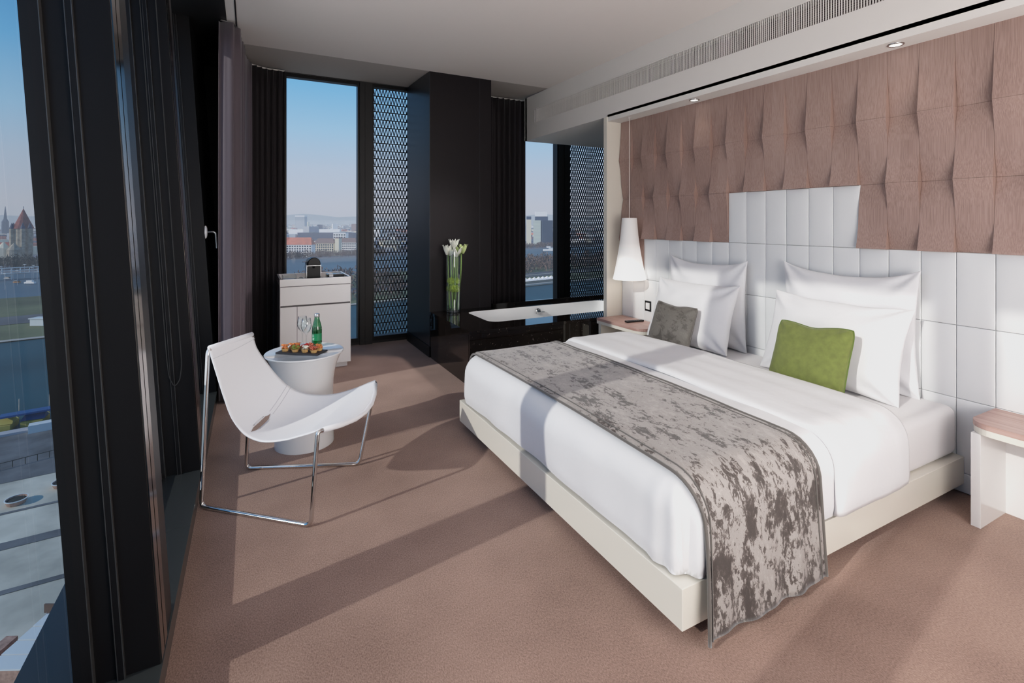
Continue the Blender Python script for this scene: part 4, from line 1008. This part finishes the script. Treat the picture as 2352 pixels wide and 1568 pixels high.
# river boats and pontoon seen past the bath
for nm,lb_,x,y,L_ in (('passenger_boat','white passenger boat moored on the far river arm',444,690,42),):
    t = thing(nm,lb_,'boat',(x,y,GZ)); obj('hull', MB().obox((x,y,GZ-.3),L_,7,2.4,-.35), E_['white'], t); obj('deckhouse', MB().obox((x+3,y-1,GZ+2.1),L_*.72,5.5,2.6,-.35), E_['steelw'], t); obj('bridge_cabin', MB().obox((x-12,y+4,GZ+4.7),6,4,2.2,-.35), E_['white'], t)
pt = thing('river_pavilion','long white tented pavilion on the island shore','pavilion',(200,331,GZ))
for i in range(9):
    x = 182+i*4.3; y = bank(289,x)
    obj('tent_roof', MB().add([(x-2,y-3,GZ+2.4),(x+2,y-3,GZ+2.6),(x+2,y+3,GZ+2.6),(x-2,y+3,GZ+2.4),(x,y,GZ+4.8)],[(0,1,4),(1,2,4),(2,3,4),(3,0,4)]), E_['white'], pt)
obj('pavilion_wall', MB().obox((199,bank(291,199),GZ),36,4,2.2,.197), E_['sand'], pt)
obj('landing_stage', MB().obox((180,bank(281,180),GZ),90,3.2,1.0,.197), E_['sand'], pt)
rr_ = thing('island_railing','long white post railing above the island road','railing',(215,365,GZ)); r1 = MB(); r2 = MB()
r1.tube([(150,bank(322,150),GZ+2),(290,bank(322,290),GZ+2)],.35,4)
for i in range(30): x = 150+i*4.8; obj('post', MB().tube([(x,bank(322,x),GZ),(x,bank(322,x),GZ+2)],.2,4), E_['sand'], rr_)
obj('handrail', r1, E_['sand'], rr_)
# bare trees: uncountable scrub
def scrub(name,label,spots,mtl,hmin,hmax,seed):
    rnd = random.Random(seed); m_ = MB()
    for (x,y) in spots:
        H = rnd.uniform(hmin,hmax); R = H*.42
        for q in range(46):
            a = rnd.uniform(0,2*PI); r = R*math.sqrt(rnd.random()); z = H*(.2+.8*rnd.random())*(1-.35*(r/R)**2)
            c = Vector((x+r*math.cos(a),y+r*math.sin(a),GZ+z)); s = H*.085
            d1 = Vector((rnd.uniform(-1,1),rnd.uniform(-1,1),rnd.uniform(.2,1.6))).normalized()*s*1.7; d2 = Vector((rnd.uniform(-1,1),rnd.uniform(-1,1),rnd.uniform(-.4,.4)))*s*.6
            m_.add([c-d1,c+d2,c+d1,c-d2],[(0,1,2,3)])
        m_.tube([(x,y,GZ-.2),(x,y,GZ+H*.6)],H*.018,4)
    o = obj(name,m_,mtl); tag(o,label,'trees',kind='stuff'); return o
rnd = random.Random(3)
sp = [(x,bank(rnd.uniform(345,432),x)) for x in [rnd.uniform(150,390) for _ in range(230)]]
sp += [(x,bank(rnd.uniform(290,420),x)) for x in [rnd.uniform(30,100) for _ in range(60)]]
scrub('island_trees','brown leafless trees massed on the river island',sp,E_['tree'],8,14,1)
sp = [(x,bank(rnd.uniform(672,694),x)) for x in [rnd.uniform(20,170) for _ in range(150)]]+[(x,bank(rnd.uniform(672,720),x)) for x in [rnd.uniform(380,600) for _ in range(150)]]
scrub('far_bank_trees','purplish bare trees lining the far river bank',sp,E_['tree'],6,11,2)
sp = [(rnd.uniform(-265,-150),rnd.uniform(640,770)) for _ in range(190)]
sp = [p for p in sp if (p[0]+240)**2+(p[1]-785)**2 > 42**2]
scrub('church_trees','dark trees round the foot of the church',sp,E_['tree2'],8,15,3)
# hazy city beyond
NB = [q_ for q_ in COL.objects if q_.get('category') in ('building','skyscraper','steeple')]
rnd = random.Random(11); cm_ = MB(); n_b = 0
for q in range(5200):
    D = 790*math.exp(rnd.random()**1.15*2.25); an = math.radians(rnd.uniform(-20,40))
    x,y = D*math.sin(an),D*math.cos(an)
    if y-.197*x < 790 : continue
    if -330 < x < -180 and y < 960: continue
    if any((x-(q_.location.x or -630))**2+(y-(q_.location.y or 1960))**2 < 60**2 for q_ in NB): continue
    cm_.cm = rnd.choice([0,0,1,1,2,2,2,3,3,3,4,4,5])
    w,d,h_ = rnd.uniform(10,34),rnd.uniform(10,26),rnd.uniform(6,20)*(1.0 if rnd.random() < .985 else 2.6)
    if D < 1400: h_ *= .75
    cm_.obox((x,y,GZ-1),w,d,h_,RT+rnd.choice([0,.5,1.2]))
o = obj('distant_city', cm_, [E_['white'],E_['cream'],E_['grey'],E_['brown'],E_['dark'],E_['red']]); tag(o,'hazy field of distant city houses reaching the horizon','city',kind='stuff')
hl = MB(); V=[]; nH = 60
for i in range(nH+1):
    an = math.radians(-40+100*i/nH); D = 11000; V += [(D*math.sin(an),D*math.cos(an),GZ-5),(D*math.sin(an),D*math.cos(an),GZ+150+130*noise.noise(Vector((i*.13,0,3)))+60*noise.noise(Vector((i*.5,2,3))))]
F=[(2*i,2*i+2,2*i+3,2*i+1) for i in range(nH)]
o = obj('hills', hl.add(V,F), E_['city']); o['kind']='structure'; o['label']='faint hills on the horizon'

# ------------------------------------------------------------------ light, sky, camera
az, el = math.radians(9.0), math.radians(26.4)
sun = bpy.data.lights.new('sun','SUN'); sun.energy = 2.3; sun.angle = math.radians(.9); sun.color = (1,.93,.85)
so = bpy.data.objects.new('sun', sun); COL.objects.link(so)
so.rotation_euler = Vector((math.cos(az)*math.cos(el),math.sin(az)*math.cos(el),-math.sin(el))).to_track_quat('-Z','Y').to_euler()
w = bpy.data.worlds.new('world'); scene.world = w; w.use_nodes = True; nt = w.node_tree; bg = nt.nodes['Background']
tc = nd(nt,'ShaderNodeTexCoord'); sp_ = nd(nt,'ShaderNodeSeparateXYZ'); nt.links.new(tc.outputs['Generated'], sp_.inputs[0])
c = ramp(nt, sp_.outputs['Z'], [(0.0,(.44,.48,.58)),(.03,(.47,.50,.60)),(.10,(.42,.51,.67)),(.17,(.31,.51,.77)),(.26,(.16,.41,.76)),(.36,(.09,.29,.62)),(1,(.11,.19,.34))])
nt.links.new(c, bg.inputs['Color']); bg.inputs['Strength'].default_value = 1.0
def area(name,loc,to,sx,sy,e,col=(1,1,1)):
    l = bpy.data.lights.new(name,'AREA'); l.shape='RECTANGLE'; l.size=sx; l.size_y=sy; l.energy=e; l.color=col
    o = bpy.data.objects.new(name,l); COL.objects.link(o); o.location=loc
    o.rotation_euler=(Vector(to)-Vector(loc)).to_track_quat('-Z','Y').to_euler(); return o
area('fill_room',(1.9,-1.1,2.0),(1.7,3.5,.9),3.0,1.8,24,(1,.955,.93))
area('fill_up',(1.6,-.5,1.0),(1.8,2.4,3.05),1.6,1.2,60,(1,.95,.92))
l = bpy.data.lights.new('bay_fill','SPOT'); l.energy = 125; l.spot_size = math.radians(60); l.spot_blend=.9; l.color=(1,.94,.93); l.shadow_soft_size=.12  # added fill spot that brightens the minibar, not a room fixture
o = bpy.data.objects.new('bay_fill',l); COL.objects.link(o); o.location=(2.75,4.3,2.4); o.rotation_euler=(Vector((.7,5.0,.3))-o.location).to_track_quat('-Z','Y').to_euler()
area('window_fill',(-.12,2.6,1.7),(3.0,2.6,1.3),2.6,2.2,12,(.90,.94,1))  # added fill lamp inside the glass, stands in for window daylight
for yy in (2.957,1.498,.04):
    l = bpy.data.lights.new('downlight_lamp','SPOT'); l.energy = .9; l.spot_size = math.radians(75); l.spot_blend=.6; l.color=(1,.85,.72); l.shadow_soft_size=.03
    o = bpy.data.objects.new('downlight_lamp',l); COL.objects.link(o); o.location=(3.262,yy,2.445); o.rotation_euler=(0,0,0)
l = bpy.data.lights.new('pendant_bulb','POINT'); l.energy = .6; l.color=(1,.85,.7); l.shadow_soft_size=.03
o = bpy.data.objects.new('pendant_bulb',l); COL.objects.link(o); o.location=(px_,py_,1.0)
cam = bpy.data.cameras.new('camera'); cam.sensor_width = 36; cam.lens = 36*1143/2352; cam.shift_y = -274/2352; cam.clip_end = 30000; cam.clip_start=.02
co = bpy.data.objects.new('camera',cam); COL.objects.link(co); co.location=(0,0,1.45); co.rotation_euler=(PI/2,0,math.radians(-27.7))
scene.camera = co
scene.view_settings.view_transform = 'Standard'; scene.view_settings.look = 'None'; scene.view_settings.exposure = 0.0; scene.view_settings.gamma = 1.05
scene.cycles.use_denoising = True; scene.cycles.max_bounces = 7; scene.cycles.use_adaptive_sampling = True; scene.cycles.adaptive_threshold = .03; scene.cycles.transparent_max_bounces = 24
scene.cycles.sample_clamp_indirect = 6; scene.cycles.caustics_reflective = False; scene.cycles.caustics_refractive = False

vs = scene.view_settings; vs.use_curve_mapping = True; cmv = vs.curve_mapping; cmv.use_clip = False
cc = cmv.curves[3]
for p_, (x_, y_) in zip(list(cc.points), ((0,0),(2.2,.985))): p_.location = (x_, y_)
for x_, y_ in ((.04,.035),(.2,.205),(.45,.455),(.8,.70),(1.2,.86),(1.6,.94)): cc.points.new(x_, y_)
cmv.update()
